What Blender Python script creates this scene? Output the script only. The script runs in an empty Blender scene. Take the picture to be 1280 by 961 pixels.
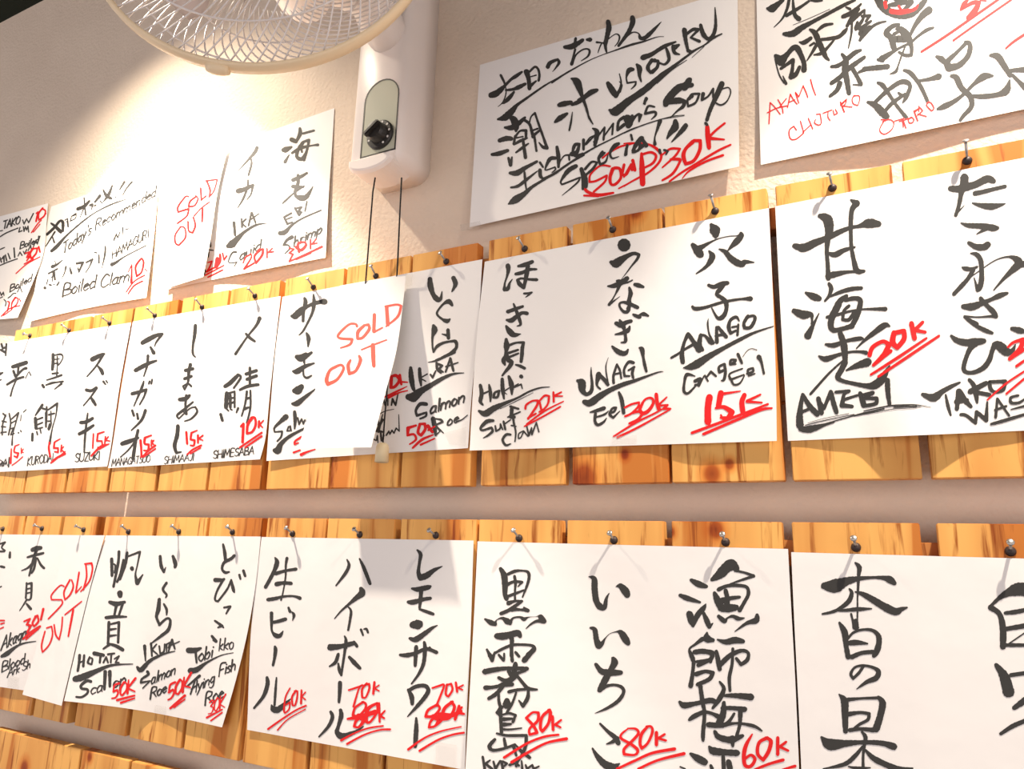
import bpy, bmesh, math, random
import numpy as np
from mathutils import Vector, Matrix
random.seed(7)
C = bpy.context.scene.collection
SC = bpy.context.scene

# ---------------------------------------------------------------- camera
FPX, PITCH, YAW, ROLL = 902.5965, .221585062, -.477322108, -.0269141297
CX, CY, CAMD, CAMZ = 640.0, 480.5, .908, 1.5          # camera .908 m in front of the boards, 1.5 m above the floor
ca, sa, cb, sb, cg, sg = (math.cos(PITCH), math.sin(PITCH), math.cos(YAW), math.sin(YAW), math.cos(ROLL), math.sin(ROLL))
R0 = np.array([[cb, 0, sb], [0, 1, 0], [-sb, 0, cb]]) @ np.array([[1, 0, 0], [0, ca, -sa], [0, sa, ca]]) @ np.array([[cg, -sg, 0], [sg, cg, 0], [0, 0, 1]])
RW = np.array([R0[0], R0[2], -R0[1]])                  # photo ray -> world (X right, Y into the wall, Z up)
CAM = np.array([0, -CAMD, CAMZ])
cd = bpy.data.cameras.new('camera'); cam = bpy.data.objects.new('camera', cd); C.objects.link(cam)
cd.sensor_width = 36; cd.lens = FPX / 1280 * 36; cd.clip_start = .01
m = Matrix.Identity(4)
for i in range(3):
    m[i][0] = RW[i][0]; m[i][1] = -RW[i][1]; m[i][2] = -RW[i][2]; m[i][3] = CAM[i]
cam.matrix_world = m
SC.camera = cam

# ---------------------------------------------------------------- light, world, exposure
vs = SC.view_settings
vs.view_transform = 'Standard'; vs.look = 'None'; vs.gamma = 1; vs.use_curve_mapping = False
vs.exposure = 0.0
w = bpy.data.worlds.new('room_light'); SC.world = w; w.use_nodes = True
bg = w.node_tree.nodes['Background']
bg.inputs[0].default_value = (1.0, .90, .895, 1); bg.inputs[1].default_value = 1.24
def spot(name, loc, watts, color, half, blend, tilt, rad=.018):
    l = bpy.data.lights.new(name, 'SPOT'); l.energy = watts; l.color = color
    l.spot_size = 2 * math.radians(half); l.spot_blend = blend; l.shadow_soft_size = rad
    o = bpy.data.objects.new(name, l); C.objects.link(o); o.location = loc
    o.rotation_euler = (math.radians(tilt), 0, 0)
    return o
L1 = (-1.36, -.39, CAMZ + 1.33); L2 = (.42, -.39, CAMZ + 1.33)
for i, L in enumerate((L1, L2)):
    spot('ceiling_spotlight', L, (128, 100)[i], (1, .93, .84), 37.4, .24, 11)
    spot('ceiling_spotlight_rim', L, (30, 16)[i], (1, .56, .16), 41, .5, 11)
    spot('ceiling_spotlight_spill', L, (62, 60)[i], (1, .87, .70), (58, 62)[i], (.8, .95)[i], 11)

# ---------------------------------------------------------------- helpers
def P(px, py, d=0.0):
    """the point of the wall-parallel plane d metres in front of the boards that the photo shows at (px, py)"""
    v = RW @ np.array([px - CX, py - CY, FPX])
    t = (CAMD - d) / v[1]
    return CAM + v * t
def link(name, me, parent=None):
    o = bpy.data.objects.new(name, me); C.objects.link(o)
    if parent is not None:
        o.parent = parent
        o.matrix_parent_inverse = parent.matrix_world.inverted() if False else Matrix.Translation(-Vector(parent.location))
    return o
def mesh(name, verts, faces, mat, parent=None, smooth=False):
    me = bpy.data.meshes.new(name)
    me.from_pydata([tuple(map(float, v)) for v in verts], [], faces)
    me.materials.append(mat)
    if smooth: me.polygons.foreach_set('use_smooth', [True] * len(me.polygons))
    me.update()
    return link(name, me, parent)
def from_bm(name, bm, mat, parent=None, smooth=False):
    bmesh.ops.recalc_face_normals(bm, faces=bm.faces)
    me = bpy.data.meshes.new(name); bm.to_mesh(me); bm.free()
    me.materials.append(mat)
    if smooth: me.polygons.foreach_set('use_smooth', [True] * len(me.polygons))
    return link(name, me, parent)
def empty(name, loc):
    o = bpy.data.objects.new(name, None); C.objects.link(o); o.location = tuple(map(float, loc)); o.empty_display_size = .02
    return o
def tag(o, label, cat, group=None):
    o['label'] = label; o['category'] = cat
    if group: o['group'] = group
    return o
def structure(o):
    o['kind'] = 'structure'; return o
def box_bm(x0, x1, y0, y1, z0, z1, bev=0.0, bm=None):
    bm = bm or bmesh.new()
    r = bmesh.ops.create_cube(bm, size=1)
    for v in r['verts']:
        v.co = Vector(((x0 + x1) / 2 + v.co.x * (x1 - x0), (y0 + y1) / 2 + v.co.y * (y1 - y0), (z0 + z1) / 2 + v.co.z * (z1 - z0)))
    if bev: bmesh.ops.bevel(bm, geom=[e for e in bm.edges], offset=bev, segments=2, affect='EDGES')
    return bm
def tube(bm, pts, r, n=6, closed=False, cap=True):
    pts = [Vector(p) for p in pts]; N = len(pts); rings = []
    rr = r if isinstance(r, (list, tuple)) else [r] * N
    up = Vector((.31, .52, .79)).normalized()
    for i, p in enumerate(pts):
        a = pts[(i - 1) % N] if (closed or i) else p
        b = pts[(i + 1) % N] if (closed or i < N - 1) else p
        t = (b - a).normalized()
        s = t.cross(up)
        if s.length < 1e-4: s = t.cross(Vector((1, 0, 0)))
        s.normalize(); q = t.cross(s)
        rings.append([bm.verts.new(p + rr[i] * (math.cos(2 * math.pi * k / n) * s + math.sin(2 * math.pi * k / n) * q)) for k in range(n)])
    for i in range(N if closed else N - 1):
        A, B = rings[i], rings[(i + 1) % N]
        for k in range(n): bm.faces.new((A[k], A[(k + 1) % n], B[(k + 1) % n], B[k]))
    if cap and not closed:
        bm.faces.new(rings[0]); bm.faces.new(rings[-1][::-1])
    return bm
def lathe(bm, prof, M, n=24):
    """prof: (radius, height along local z); M places it"""
    rings = []
    for r, h in prof:
        if r < 1e-6: rings.append([bm.verts.new(M @ Vector((0, 0, h)))])
        else: rings.append([bm.verts.new(M @ Vector((r * math.cos(2 * math.pi * k / n), r * math.sin(2 * math.pi * k / n), h))) for k in range(n)])
    for A, B in zip(rings, rings[1:]):
        for k in range(n):
            k2 = (k + 1) % n
            f = [A[k % len(A)], A[k2 % len(A)], B[k2 % len(B)], B[k % len(B)]]
            g = []
            for v in f:
                if v not in g: g.append(v)
            if len(g) > 2: bm.faces.new(g)
    return bm
def axis_matrix(loc, z):
    z = Vector(z).normalized(); x = Vector((0, 0, 1)).cross(z)
    if x.length < 1e-4: x = Vector((1, 0, 0))
    x.normalize(); y = z.cross(x)
    M = Matrix((x, y, z)).transposed().to_4x4(); M.translation = Vector(loc)
    return M

# ---------------------------------------------------------------- materials
def mat(name, col, rough=.7, spec=.3, metal=0.0):
    m = bpy.data.materials.new(name); m.use_nodes = True
    b = m.node_tree.nodes['Principled BSDF']
    b.inputs['Base Color'].default_value = (*col, 1); b.inputs['Roughness'].default_value = rough
    b.inputs['Specular IOR Level'].default_value = spec; b.inputs['Metallic'].default_value = metal
    return m
def nd(m, t, **kw):
    n = m.node_tree.nodes.new(t)
    for k, v in kw.items():
        if k in n.inputs.keys(): n.inputs[k].default_value = v
        else: setattr(n, k, v)
    return n
def lk(m, a, b): m.node_tree.links.new(a, b)
def bsdf(m): return m.node_tree.nodes['Principled BSDF']
def add_bump(m, scale, strength, dist=.002, detail=4):
    tc = nd(m, 'ShaderNodeTexCoord'); n = nd(m, 'ShaderNodeTexNoise', Scale=scale, Detail=detail)
    bp = nd(m, 'ShaderNodeBump', Strength=strength, Distance=dist)
    lk(m, tc.outputs['Object'], n.inputs['Vector']); lk(m, n.outputs['Fac'], bp.inputs['Height']); lk(m, bp.outputs['Normal'], bsdf(m).inputs['Normal'])
    return n
def noise_color(m, scale, c0, c1):
    tc = nd(m, 'ShaderNodeTexCoord'); n = nd(m, 'ShaderNodeTexNoise', Scale=scale, Detail=5)
    r = nd(m, 'ShaderNodeValToRGB'); e = r.color_ramp.elements
    e[0].position = .3; e[0].color = (*c0, 1); e[1].position = .7; e[1].color = (*c1, 1)
    lk(m, tc.outputs['Object'], n.inputs['Vector']); lk(m, n.outputs['Fac'], r.inputs[0]); lk(m, r.outputs[0], bsdf(m).inputs['Base Color'])
M_WALL = mat('plaster', (.56, .47, .39), .9, .1); noise_color(M_WALL, 7, (.70, .585, .475), (.74, .625, .51)); add_bump(M_WALL, 130, .7, .003, 3)
M_CEIL = mat('dark_ceiling_paint', (.012, .017, .010), .8, .2); add_bump(M_CEIL, 60, .2)
M_FLOOR = mat('floor_concrete', (.20, .18, .16), .6); noise_color(M_FLOOR, 4, (.17, .155, .14), (.24, .22, .20))
M_PAPER = mat('white_paper', (.84, .82, .80), .75, .15); add_bump(M_PAPER, 16, .25, .004, 3)
M_INK = mat('black_brush_ink', (.040, .039, .037), .6, .25)
M_RED = mat('red_marker', (.72, .012, .014), .6, .25)
M_ORANGE = mat('orange_red_marker', (.80, .075, .05), .6, .25)
M_SHELL = mat('cream_fan_plastic', (.90, .83, .78), .35, .45)
M_RIM = mat('warm_fan_rim_plastic', (.82, .66, .44), .4, .4)
M_WIRE = mat('white_grille_wire', (.74, .70, .68), .35, .5)
M_BLADE = mat('fan_blade_plastic', (.62, .52, .47), .4, .4)
M_BLACK = mat('black_plastic', (.022, .020, .018), .35, .5)
M_FACE = mat('pale_green_face', (.52, .53, .42), .25, .5)
M_TICK = mat('white_print', (.75, .74, .70), .5)
M_CORD = mat('black_cord', (.012, .013, .015), .7)
M_BELL = mat('ivory_plastic', (.72, .60, .38), .4, .5)
M_STEEL = mat('nail_steel', (.42, .40, .38), .35, .5, .85)
M_DARKIRON = mat('dark_iron', (.050, .036, .034), .5, .4, .4)
M_TAPE = mat('clear_tape', (.62, .58, .54), .3, .5); bsdf(M_TAPE).inputs['Alpha'].default_value = .16
def pine(name, light, dark, knots=()):
    m = mat(name, light, .55, .25)
    tc = nd(m, 'ShaderNodeTexCoord'); oi = nd(m, 'ShaderNodeObjectInfo')
    off = nd(m, 'ShaderNodeVectorMath', operation='ADD'); sc = nd(m, 'ShaderNodeVectorMath', operation='SCALE'); sc.inputs['Scale'].default_value = 9.0
    cmb = nd(m, 'ShaderNodeCombineXYZ')
    for k in range(3): lk(m, oi.outputs['Random'], cmb.inputs[k])
    lk(m, cmb.outputs[0], sc.inputs[0]); lk(m, tc.outputs['Object'], off.inputs[0]); lk(m, sc.outputs[0], off.inputs[1])
    mp = nd(m, 'ShaderNodeMapping'); mp.inputs['Scale'].default_value = (1, 1, .075)
    lk(m, off.outputs[0], mp.inputs['Vector'])
    n1 = nd(m, 'ShaderNodeTexNoise', Scale=85.0, Detail=4.0, Roughness=.6, Distortion=.6); lk(m, mp.outputs[0], n1.inputs['Vector'])
    n2 = nd(m, 'ShaderNodeTexNoise', Scale=13.0, Detail=3.0, Distortion=.8); lk(m, mp.outputs[0], n2.inputs['Vector'])
    r1 = nd(m, 'ShaderNodeValToRGB'); e = r1.color_ramp.elements
    e[0].position = .38; e[0].color = (*dark, 1); e[1].position = .58; e[1].color = (*light, 1)
    x = r1.color_ramp.elements.new(.42); x.color = tuple(.45 * a + .55 * b for a, b in zip(dark, light)) + (1,)
    lk(m, n2.outputs['Fac'], r1.inputs[0])
    r2 = nd(m, 'ShaderNodeValToRGB'); e = r2.color_ramp.elements
    e[0].position = .30; e[0].color = (.42, .22, .10, 1); e[1].position = .44; e[1].color = (1, 1, 1, 1)
    lk(m, n1.outputs['Fac'], r2.inputs[0])
    mx = nd(m, 'ShaderNodeMix', data_type='RGBA', blend_type='MULTIPLY'); mx.inputs['Factor'].default_value = 1
    lk(m, r1.outputs[0], mx.inputs[6]); lk(m, r2.outputs[0], mx.inputs[7])
    out = mx.outputs[2]
    geo = nd(m, 'ShaderNodeNewGeometry')
    for (kx, ky, kz, rad) in knots:
        d = nd(m, 'ShaderNodeVectorMath', operation='SUBTRACT'); d.inputs[1].default_value = (kx, ky, kz); lk(m, geo.outputs['Position'], d.inputs[0])
        s = nd(m, 'ShaderNodeVectorMath', operation='MULTIPLY'); s.inputs[1].default_value = (1, 0, .8); lk(m, d.outputs[0], s.inputs[0])
        ln = nd(m, 'ShaderNodeVectorMath', operation='LENGTH'); lk(m, s.outputs[0], ln.inputs[0])
        rr = nd(m, 'ShaderNodeValToRGB'); e = rr.color_ramp.elements
        e[0].position = 0; e[0].color = (.34, .12, .05, 1); e[1].position = min(.98, rad * 6); e[1].color = (1, 1, 1, 1)
        y = e.new(rad * 2.0); y.color = (.50, .20, .09, 1); y = e.new(rad * 3.4); y.color = (.90, .66, .46, 1)
        ms = nd(m, 'ShaderNodeMath', operation='MULTIPLY'); ms.inputs[1].default_value = 3.0
        lk(m, ln.outputs['Value'], ms.inputs[0]); lk(m, ms.outputs[0], rr.inputs[0])
        mm = nd(m, 'ShaderNodeMix', data_type='RGBA', blend_type='MULTIPLY'); mm.inputs['Factor'].default_value = 1
        lk(m, out, mm.inputs[6]); lk(m, rr.outputs[0], mm.inputs[7]); out = mm.outputs[2]
    lk(m, out, bsdf(m).inputs['Base Color'])
    return m
PINE_L, PINE_D = (.84, .45, .125), (.54, .18, .03)
M_PINE = pine('pine_plank', PINE_L, PINE_D)
M_BATTEN = pine('batten_wood', (.62, .30, .09), (.42, .15, .035))

# ---------------------------------------------------------------- room
WALL = .045                                             # the plaster lies 45 mm behind the board fronts
def slab(name, *a, m): return structure(from_bm(name, box_bm(*a), m))
slab('wall_back', -4.6, 2.6, WALL, WALL + .12, 0, CAMZ + 1.49, m=M_WALL)
slab('ceiling', -4.6, 2.6, -3.2, WALL + .12, CAMZ + 1.49, CAMZ + 1.59, m=M_CEIL)
slab('floor', -4.6, 2.6, -3.2, WALL + .12, -.1, 0, m=M_FLOOR)
STROKES = """
@ S5 k a 980 240 6.4
290,190,40 345,215,75 362,290,68 350,380,45 343,480,32 350,580,32 355,690,40
85,430,40 160,445,65 250,405,55 350,365,45 440,320,40 530,285,30 600,272,30 680,250,70 755,255,50
535,62,15 580,90,55 545,140,38 535,230,36 535,330,30 540,440,30 560,550,36 585,630,45 640,632,25
360,490,25 410,500,45 480,465,35 565,440,18
355,670,50 420,655,45 500,640,28 570,636,20
175,805,20 235,835,55 280,850,45
360,732,25 378,770,35 360,830,25 328,870,18
370,835,15 450,800,30 540,775,35 620,768,28
@ S5 k a 980 390 6.4
500,-130,30 450,-90,45 425,-40,55 385,40,50 375,110,45 400,145,40 480,130,35 545,110,45
490,-95,30 560,-110,35 610,-95,40 600,-20,42 570,60,42 535,120,35
345,40,25 430,20,25 520,-5,20 620,-22,15 740,-25,25 810,-25,35
520,-50,25 480,-10,25 470,60,25 520,60,30 560,0,25
80,-10,40 150,20,65 215,20,40 225,60,18 222,95,18
280,10,8 240,90,25 190,190,60
450,170,40 475,240,50 485,310,50 490,385,40
335,258,20 400,265,40 500,230,28 600,212,35 630,212,20
280,352,15 335,375,45 440,340,28 540,318,20 620,318,25 655,325,35
845,112,15 805,105,45 720,165,40 640,230,22 580,290,10
480,380,12 360,490,18 212,655,20
490,400,45 460,460,45 430,520,42 470,550,30 560,572,32 660,590,40 720,585,60 775,545,65 810,490,45 845,430,12
500,465,15 580,430,45 670,400,65
150,660,28 135,740,35 125,830,50 128,905,60
150,660,28 205,750,40 265,815,45
140,800,25 225,765,25
275,690,35 300,805,40
275,700,28 320,770,28 375,635,30
375,640,35 395,720,38 420,800,35
415,640,25 520,632,28 480,660,25 465,745,40 545,755,28
480,700,25 590,665,20
610,650,35 640,745,45
600,668,20 710,645,32 640,690,25 740,690,32 735,730,30 650,750,28
828,545,40 832,640,38 845,740,28
130,935,35 190,938,55 250,925,48 320,903,25 400,880,12
170,905,7 300,872,7 480,835,6 560,818,7
190,888,4 320,850,4 520,812,5
330,892,9 480,850,9 620,812,12 700,795,14 800,772,12
560,832,7 700,806,7 840,780,6
640,790,8 760,765,10 860,748,12 960,742,10 1060,742,8 1180,762,3
880,760,12 960,755,14 1060,752,12
780,790,5 900,772,6 1000,768,5 1100,756,5
@ S5 r a 980 390 6.4
685,345,35 710,280,32 790,235,30 840,260,40 800,340,40 715,425,25
715,425,22 855,310,28
880,165,40 870,240,45 905,285,35 960,215,38 960,150,35 890,165,35
1020,90,38 1045,210,38
1110,80,25 1045,145,32
1050,145,30 1130,160,25
695,500,18 900,370,24 1140,208,18
755,515,20 1000,350,24 1240,190,20
@ S5 k b 1140 200 9.143
440,325,60 530,330,80 600,310,90 720,280,75 860,215,80 930,240,60
600,195,90 595,280,90 565,370,60 550,450,50 530,540,45 500,630,40
530,590,20 600,515,6
720,380,55 800,365,50 920,335,45 1065,300,40
690,490,15 780,515,50 900,530,75 1000,515,45 1065,497,12
560,718,15 640,745,50 800,755,65 930,775,75 975,775,45
850,780,50 740,845,12
@ S5 k b 1140 300 9.143
650,30,40 730,75,65 820,80,75 865,50,75
670,150,15 740,165,50 785,230,55 795,330,52 795,450,58 775,540,60 750,570,45 725,480,22 710,430,12
575,310,20 610,325,50 680,330,40 745,305,25
700,340,50 640,440,45 560,530,50 480,615,45
480,615,20 640,450,20 700,400,12 800,330,12 900,260,12 1000,210,15 1110,190,25 1190,215,70 1220,270,90 1130,360,60 1040,450,35 935,570,15
1200,290,60 1290,270,70
590,760,60 690,760,85 800,720,60 900,680,45 1000,635,60 1090,605,30
785,665,45 810,700,55 870,760,50 930,820,60 960,870,50 900,870,30 750,880,18 600,870,25
600,875,30 640,905,40 740,960,50
@ S5 k b 1140 400 7.12
490,0,15 560,45,30 650,90,40 715,115,25
350,140,25 400,180,50 480,200,60 560,195,70 640,185,45
570,205,55 520,250,45 480,340,38 460,430,40 490,465,35 560,462,38 640,420,45 690,350,45 715,270,40 740,220,55 780,230,80 840,280,75 890,275,45 920,220,12
890,75,35 950,90,55 990,100,40
95,660,30 190,690,70 270,635,45 350,590,35 425,555,18
300,665,18 320,760,30 345,845,18
415,630,45 400,790,38
420,630,45 470,710,50 525,770,30
400,725,50 490,710,35
510,530,30 550,580,40 570,660,45 580,735,20
660,560,40 520,635,50
560,640,40 690,665,35
690,550,28 700,610,35 740,640,28 810,620,32 830,545,35 690,550,28
435,840,28 485,850,30 565,915,30 575,815,30
575,815,30 660,890,40 670,730,18
760,700,22 745,865,25
760,700,25 865,850,20
740,800,22 840,765,20
945,670,22 880,690,25 885,735,28 950,735,25 1000,705,20
880,795,10 1000,765,22
705,925,22 800,900,30 1000,840,25
@ S5 r b 1140 400 7.12
855,240,20 900,200,25 990,170,35 960,260,45 870,345,35
870,345,30 1000,260,30
930,410,25 1000,360,22
670,710,14 830,570,18 1000,455,18
840,655,18 1000,520,20
@ S4 k c 830 260 9.143
540,190,40 580,250,115 590,300,80 590,335,30
330,420,50 380,480,90 415,530,85
400,460,70 440,440,50 520,395,28 620,350,12 740,322,10 840,315,14 880,290,40 885,320,55 830,380,70 770,440,40 730,485,15
515,490,20 550,540,65 540,590,65 480,670,40 370,748,15
630,468,15 700,500,50 760,570,65 830,620,75 890,640,70 930,615,50 1030,620,12
510,880,35 570,900,45 650,870,55 725,855,45
690,870,40 640,930,50 610,960,45
@ S4 k c 830 365 9.143
610,0,40 605,30,40 660,65,45 705,110,55 715,180,45 690,260,50 640,300,50 600,280,30 545,180,15
325,165,30 360,190,45 470,175,35 650,120,32 800,90,30 900,78,28 990,75,55
275,480,45 230,580,35 205,700,50 215,800,50
280,480,40 340,570,50 400,660,70
85,750,28 170,700,28 260,640,28 350,590,35
420,490,40 405,600,55 440,660,40
420,490,30 470,500,30 530,570,50 560,580,40 515,470,20 500,360,20 508,300,5
600,400,30 605,570,45
620,400,35 710,510,45
590,500,25 690,480,40
860,330,15 825,285,35 760,320,35 740,400,45 760,470,35 820,440,25
780,400,25 840,390,25
850,370,25 840,490,30
960,275,40 915,350,35 920,410,35 990,400,40 1040,310,38 1020,270,30 940,290,30
225,865,15 300,855,70 380,820,90 520,730,65 700,630,45 900,525,40 1040,460,28 1250,390,12
@ S4 k c 830 440 8.007
310,240,12 230,225,35 205,300,25 200,390,30 240,412,25 310,345,18
310,290,35 360,270,40 350,320,35 310,330,20
350,340,20 400,240,15
410,235,20 440,290,18
420,260,18 470,195,25 520,240,22
600,120,25 550,150,25 555,200,30 600,180,25
605,120,28 615,200,30 600,275,28 575,285,15
660,125,15 710,95,28 720,75,20 670,80,25 665,120,30 720,120,15
740,20,30 780,110,25
788,48,6 832,-13,6 876,-35,7 929,-22,9
785,165,15 660,215,18 665,270,28
680,270,22 800,225,15
670,270,22 700,325,22 760,310,20 805,235,12
830,215,20 890,195,25 890,160,22 840,180,25 850,235,22 910,215,14
950,50,50 975,100,28 1000,215,22
@ S4 r c 830 440 8.007
455,450,65 440,560,62 440,700,65
765,390,12 600,415,28
570,410,60 545,540,50
520,560,25 600,550,40 680,600,55 640,660,50 570,655,25
570,630,20 590,670,20
805,430,45 780,500,50 790,600,50
965,425,20 830,490,28
830,495,28 980,505,18
280,808,28 600,690,28 1040,520,22
395,820,28 700,690,28 960,580,30 1080,560,18
@ S4 k b 715 280 9.143
560,215,60 595,240,145 625,235,80
445,435,40 500,450,95 560,410,80 640,360,50 710,335,40 765,350,35 745,400,30 680,480,20 620,560,12 565,630,5
410,710,20 480,705,50 560,670,60 630,620,50
560,680,30 640,665,20 690,640,15
515,650,30 545,660,50 530,730,35 480,830,15 425,920,35
425,920,30 490,870,15 550,825,4
720,690,40 760,700,50 815,718,30
655,725,25 670,790,50 655,860,42 660,920,40 640,965,40
@ S4 k b 715 370 9.143
700,210,25 730,225,40 775,240,40
770,215,20 820,205,45 870,225,25
645,50,40 655,100,40 640,170,40 595,180,35 550,130,25 545,85,25 590,70,30 660,90,45 750,130,40
505,310,45 560,330,60 620,300,45 675,285,40
545,275,25 580,330,50 600,390,35 610,450,35 610,520,35 560,530,15
495,438,18 580,420,40 640,390,50 660,345,20
460,575,25 520,630,55 580,655,55 620,645,45 640,610,20
770,590,20 800,610,55 815,700,30 830,780,35 850,860,30
@ S4 k b 715 440 8.357
60,300,35 100,320,80 110,400,60 150,440,40 200,410,40 210,330,30 200,230,20 200,155,6
280,235,60 260,340,25 295,385,20
275,235,45 330,280,40 375,340,35
380,330,15 360,230,15 355,140,12 380,55,4
470,130,25 435,240,25 435,320,30
470,130,20 500,190,22 515,275,20
430,235,20 510,215,20
640,110,35 590,105,30 545,180,25 550,250,25 600,250,20
590,190,20 650,155,25
645,160,25 630,220,30 640,270,25
130,520,50 190,530,70 290,460,65 400,395,50 540,335,45 650,300,35 760,260,25 900,210,15 955,203,6
190,628,15 260,610,35 335,585,40
245,640,30 240,720,30 270,760,30 330,730,25 360,690,10
250,680,18 340,650,22 380,615,10
390,640,20 440,620,25 460,580,25 420,590,25 395,650,30 430,685,25 500,615,10
490,420,25 520,500,40 540,635,35
@ S4 r b 715 440 8.357
550,580,20 620,545,22 700,525,22 690,570,22 620,640,22 555,670,22
620,640,20 700,620,28 740,640,30 690,700,25 600,745,25
740,530,25 710,600,35 740,640,40 800,610,35 850,530,30 830,480,25 770,490,22 730,540,25
880,440,35 890,530,38 910,600,40
990,470,15 910,545,22
910,560,22 1000,550,18 960,590,30 1030,590,18
435,880,18 660,740,22 880,630,18 1000,560,15
475,890,24 700,780,22 1030,595,16
@ S4 k a 590 320 9.143
410,110,55 415,160,45 400,230,25 375,310,20 370,385,40
375,385,35 410,370,45 430,310,25 460,265,10
530,115,30 600,100,50 690,65,40
500,205,35 570,190,40 650,155,35 735,150,25
640,110,45 625,200,50 610,280,40 590,360,40 545,320,50 520,275,35 560,255,25 640,265,28 740,270,35
595,428,25 640,425,25 685,412,15
685,415,18 640,450,18 610,472,8
475,545,20 500,610,35 530,690,40 555,780,30 515,800,12
410,635,45 480,610,40 580,575,30
395,730,25 450,735,55 510,690,45 570,650,40 630,655,40
390,800,25 430,860,65 480,900,55 555,890,12
@ S4 k a 590 400 9.143
390,220,35 395,290,65 390,360,40 380,410,35 360,460,50 375,510,25
420,290,30 500,260,25 590,255,30 575,320,40 570,400,40 560,475,35
420,375,30 525,340,25
420,425,30 530,380,22
400,380,30 410,450,50 450,480,50 430,530,45 380,590,30 345,635,20
500,510,20 550,525,35 600,550,35
@ S4 k a 590 460 9.143
560,95,45 563,98,45
95,195,35 110,290,45 95,380,40 125,420,20
110,300,20 200,260,20
195,190,20 210,280,40 210,380,20
255,290,30 245,335,28 290,330,28 310,260,28 265,275,25
345,125,35 350,240,45 365,350,20
425,225,15 360,270,15 400,300,8
420,95,30 450,190,55 455,300,20
460,220,15 530,180,15
480,225,10 560,185,20 575,235,12
80,490,30 150,520,70 250,460,65 380,400,40 520,340,25 660,265,22 780,225,18 890,215,8
320,465,6 460,400,8 560,350,8 700,280,5
240,600,35 170,610,45 100,680,30 120,710,25 220,680,28 235,720,30 180,770,25 125,800,8
265,660,20 275,720,22 320,690,20 325,640,20 350,700,18
360,610,25 380,700,25
370,640,15 440,590,15
440,440,30 530,465,25
455,450,40 450,550,40
410,560,20 550,500,18
450,550,60 480,560,40
470,570,25 480,640,25 490,670,20
450,655,18 505,665,12
440,760,25 390,760,30 350,820,28 385,880,28 440,865,15
490,670,20 500,750,18 490,840,15
580,720,15 535,750,15 530,805,15 560,790,15 590,720,15
590,720,20 640,780,15
625,665,18 650,770,22 680,690,20
680,680,15 685,760,20 735,620,15 765,730,15
@ S4 r a 590 460 9.143
610,465,25 620,420,25 690,375,22 750,370,25 740,430,28 640,580,25
640,570,22 730,520,22
770,370,20 790,470,25
775,370,22 830,315,25 880,320,25 870,400,25 830,460,22 770,500,22
930,275,22 935,385,24
1020,275,20 930,320,22
930,320,22 1035,320,15
625,640,20 830,490,20 1045,380,14
600,665,18 780,570,20 1010,440,20
@ S3 k c 500 330 8.01
300,150,45 305,220,55 330,300,45 370,350,55 405,350,35 420,275,10
535,140,45 555,200,45 520,275,15
520,410,30 490,375,50 440,395,25 390,450,20 370,500,22 420,550,25 470,570,45 500,550,15
335,615,30 345,660,60 325,730,25 325,820,18 335,880,20 370,825,30 430,790,28 500,775,22 555,775,35 565,830,30 520,885,35 440,930,25 360,960,18
480,660,35 485,740,35
420,700,10 475,715,30
@ S3 k c 460 440 7.686
830,0,30 740,40,28 660,80,20 580,98,8
410,150,30 415,240,50 430,330,40 445,370,25
495,160,30 500,240,35 510,320,20
570,210,12 500,250,15 555,280,12
600,215,18 620,245,20 650,180,15
660,105,25 665,165,25 700,200,20
665,110,20 710,130,25 680,165,20 720,190,18
790,60,20 745,190,18
790,60,25 820,180,22
750,140,20 865,100,12
390,430,60 440,430,90 500,380,65 600,320,45 720,250,35 820,210,22 920,200,8
560,500,35 500,500,35 460,560,25 470,610,25 560,580,20 555,615,22 500,640,18
625,640,45 640,720,40 650,800,20
650,640,15 700,650,22 715,670,22 650,700,20 690,760,12
650,800,15 690,760,10
T 590,598 930,480 120 20 .12 almon
T 752,712 872,668 100 17 .15 oe
850,668,18 900,650,12 955,605,8
655,712,16 690,745,16 725,778,10
@ S3 r c 460 440 7.686
460,705,22 380,730,28
385,730,35 380,800,22 440,790,22 460,840,22 400,885,15
500,690,25 480,770,28 510,800,28 550,740,28 545,690,28 495,690,22
575,710,35 620,770,25
640,715,15 580,750,20
430,920,20 520,840,25 625,795,14
505,890,20 640,830,14
@ S3 r b 460 440 7.686
225,240,30 220,340,30 260,330,28 300,270,28 270,225,30 220,235,22
305,220,25 320,310,22
380,290,12 310,285,20
160,390,15 165,330,15
165,430,15 270,380,20 375,330,8
200,435,25 300,390,14 380,370,12
@ S3 k b 460 440 7.686
120,520,18 150,460,20 165,510,15
190,440,15 190,510,14
225,510,15 235,450,20 265,510,18 290,390,12
100,600,10 170,565,8 250,548,6
90,660,30 110,720,20
140,650,25 80,760,20
140,600,10 100,765,25
150,770,15 120,760,20 130,850,20 155,800,12
175,800,14 200,760,15 210,790,12 230,750,14 250,780,12 270,730,14 300,760,12 295,600,8
40,830,14 80,850,12 90,800,12 95,870,10
@ S3 k a 335 340 8.01
240,440,35 275,435,65 340,375,55 400,340,32 470,310,40 520,300,40 565,295,60
365,260,25 375,300,40 355,400,30 350,490,28
455,225,18 460,310,38 445,400,28 400,500,22 350,590,20 310,630,10
385,610,20 405,660,42 400,745,15
285,850,40 330,865,60 390,835,40 435,805,25
365,870,15 365,935,15
@ S3 k a 335 445 7.39
260,0,25 310,10,55 350,-15,40
330,40,15 330,60,14
230,140,20 270,140,50 340,95,35 425,65,15
325,120,15 330,180,18 360,200,22 400,180,15
245,320,50 275,315,75 310,280,45
225,440,25 270,435,50 340,380,35 435,305,12
165,560,50 120,600,35 60,660,20 60,700,15 130,695,18 120,745,18 85,785,15
190,650,15 175,690,15 205,690,12 205,645,15 215,690,12
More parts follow.
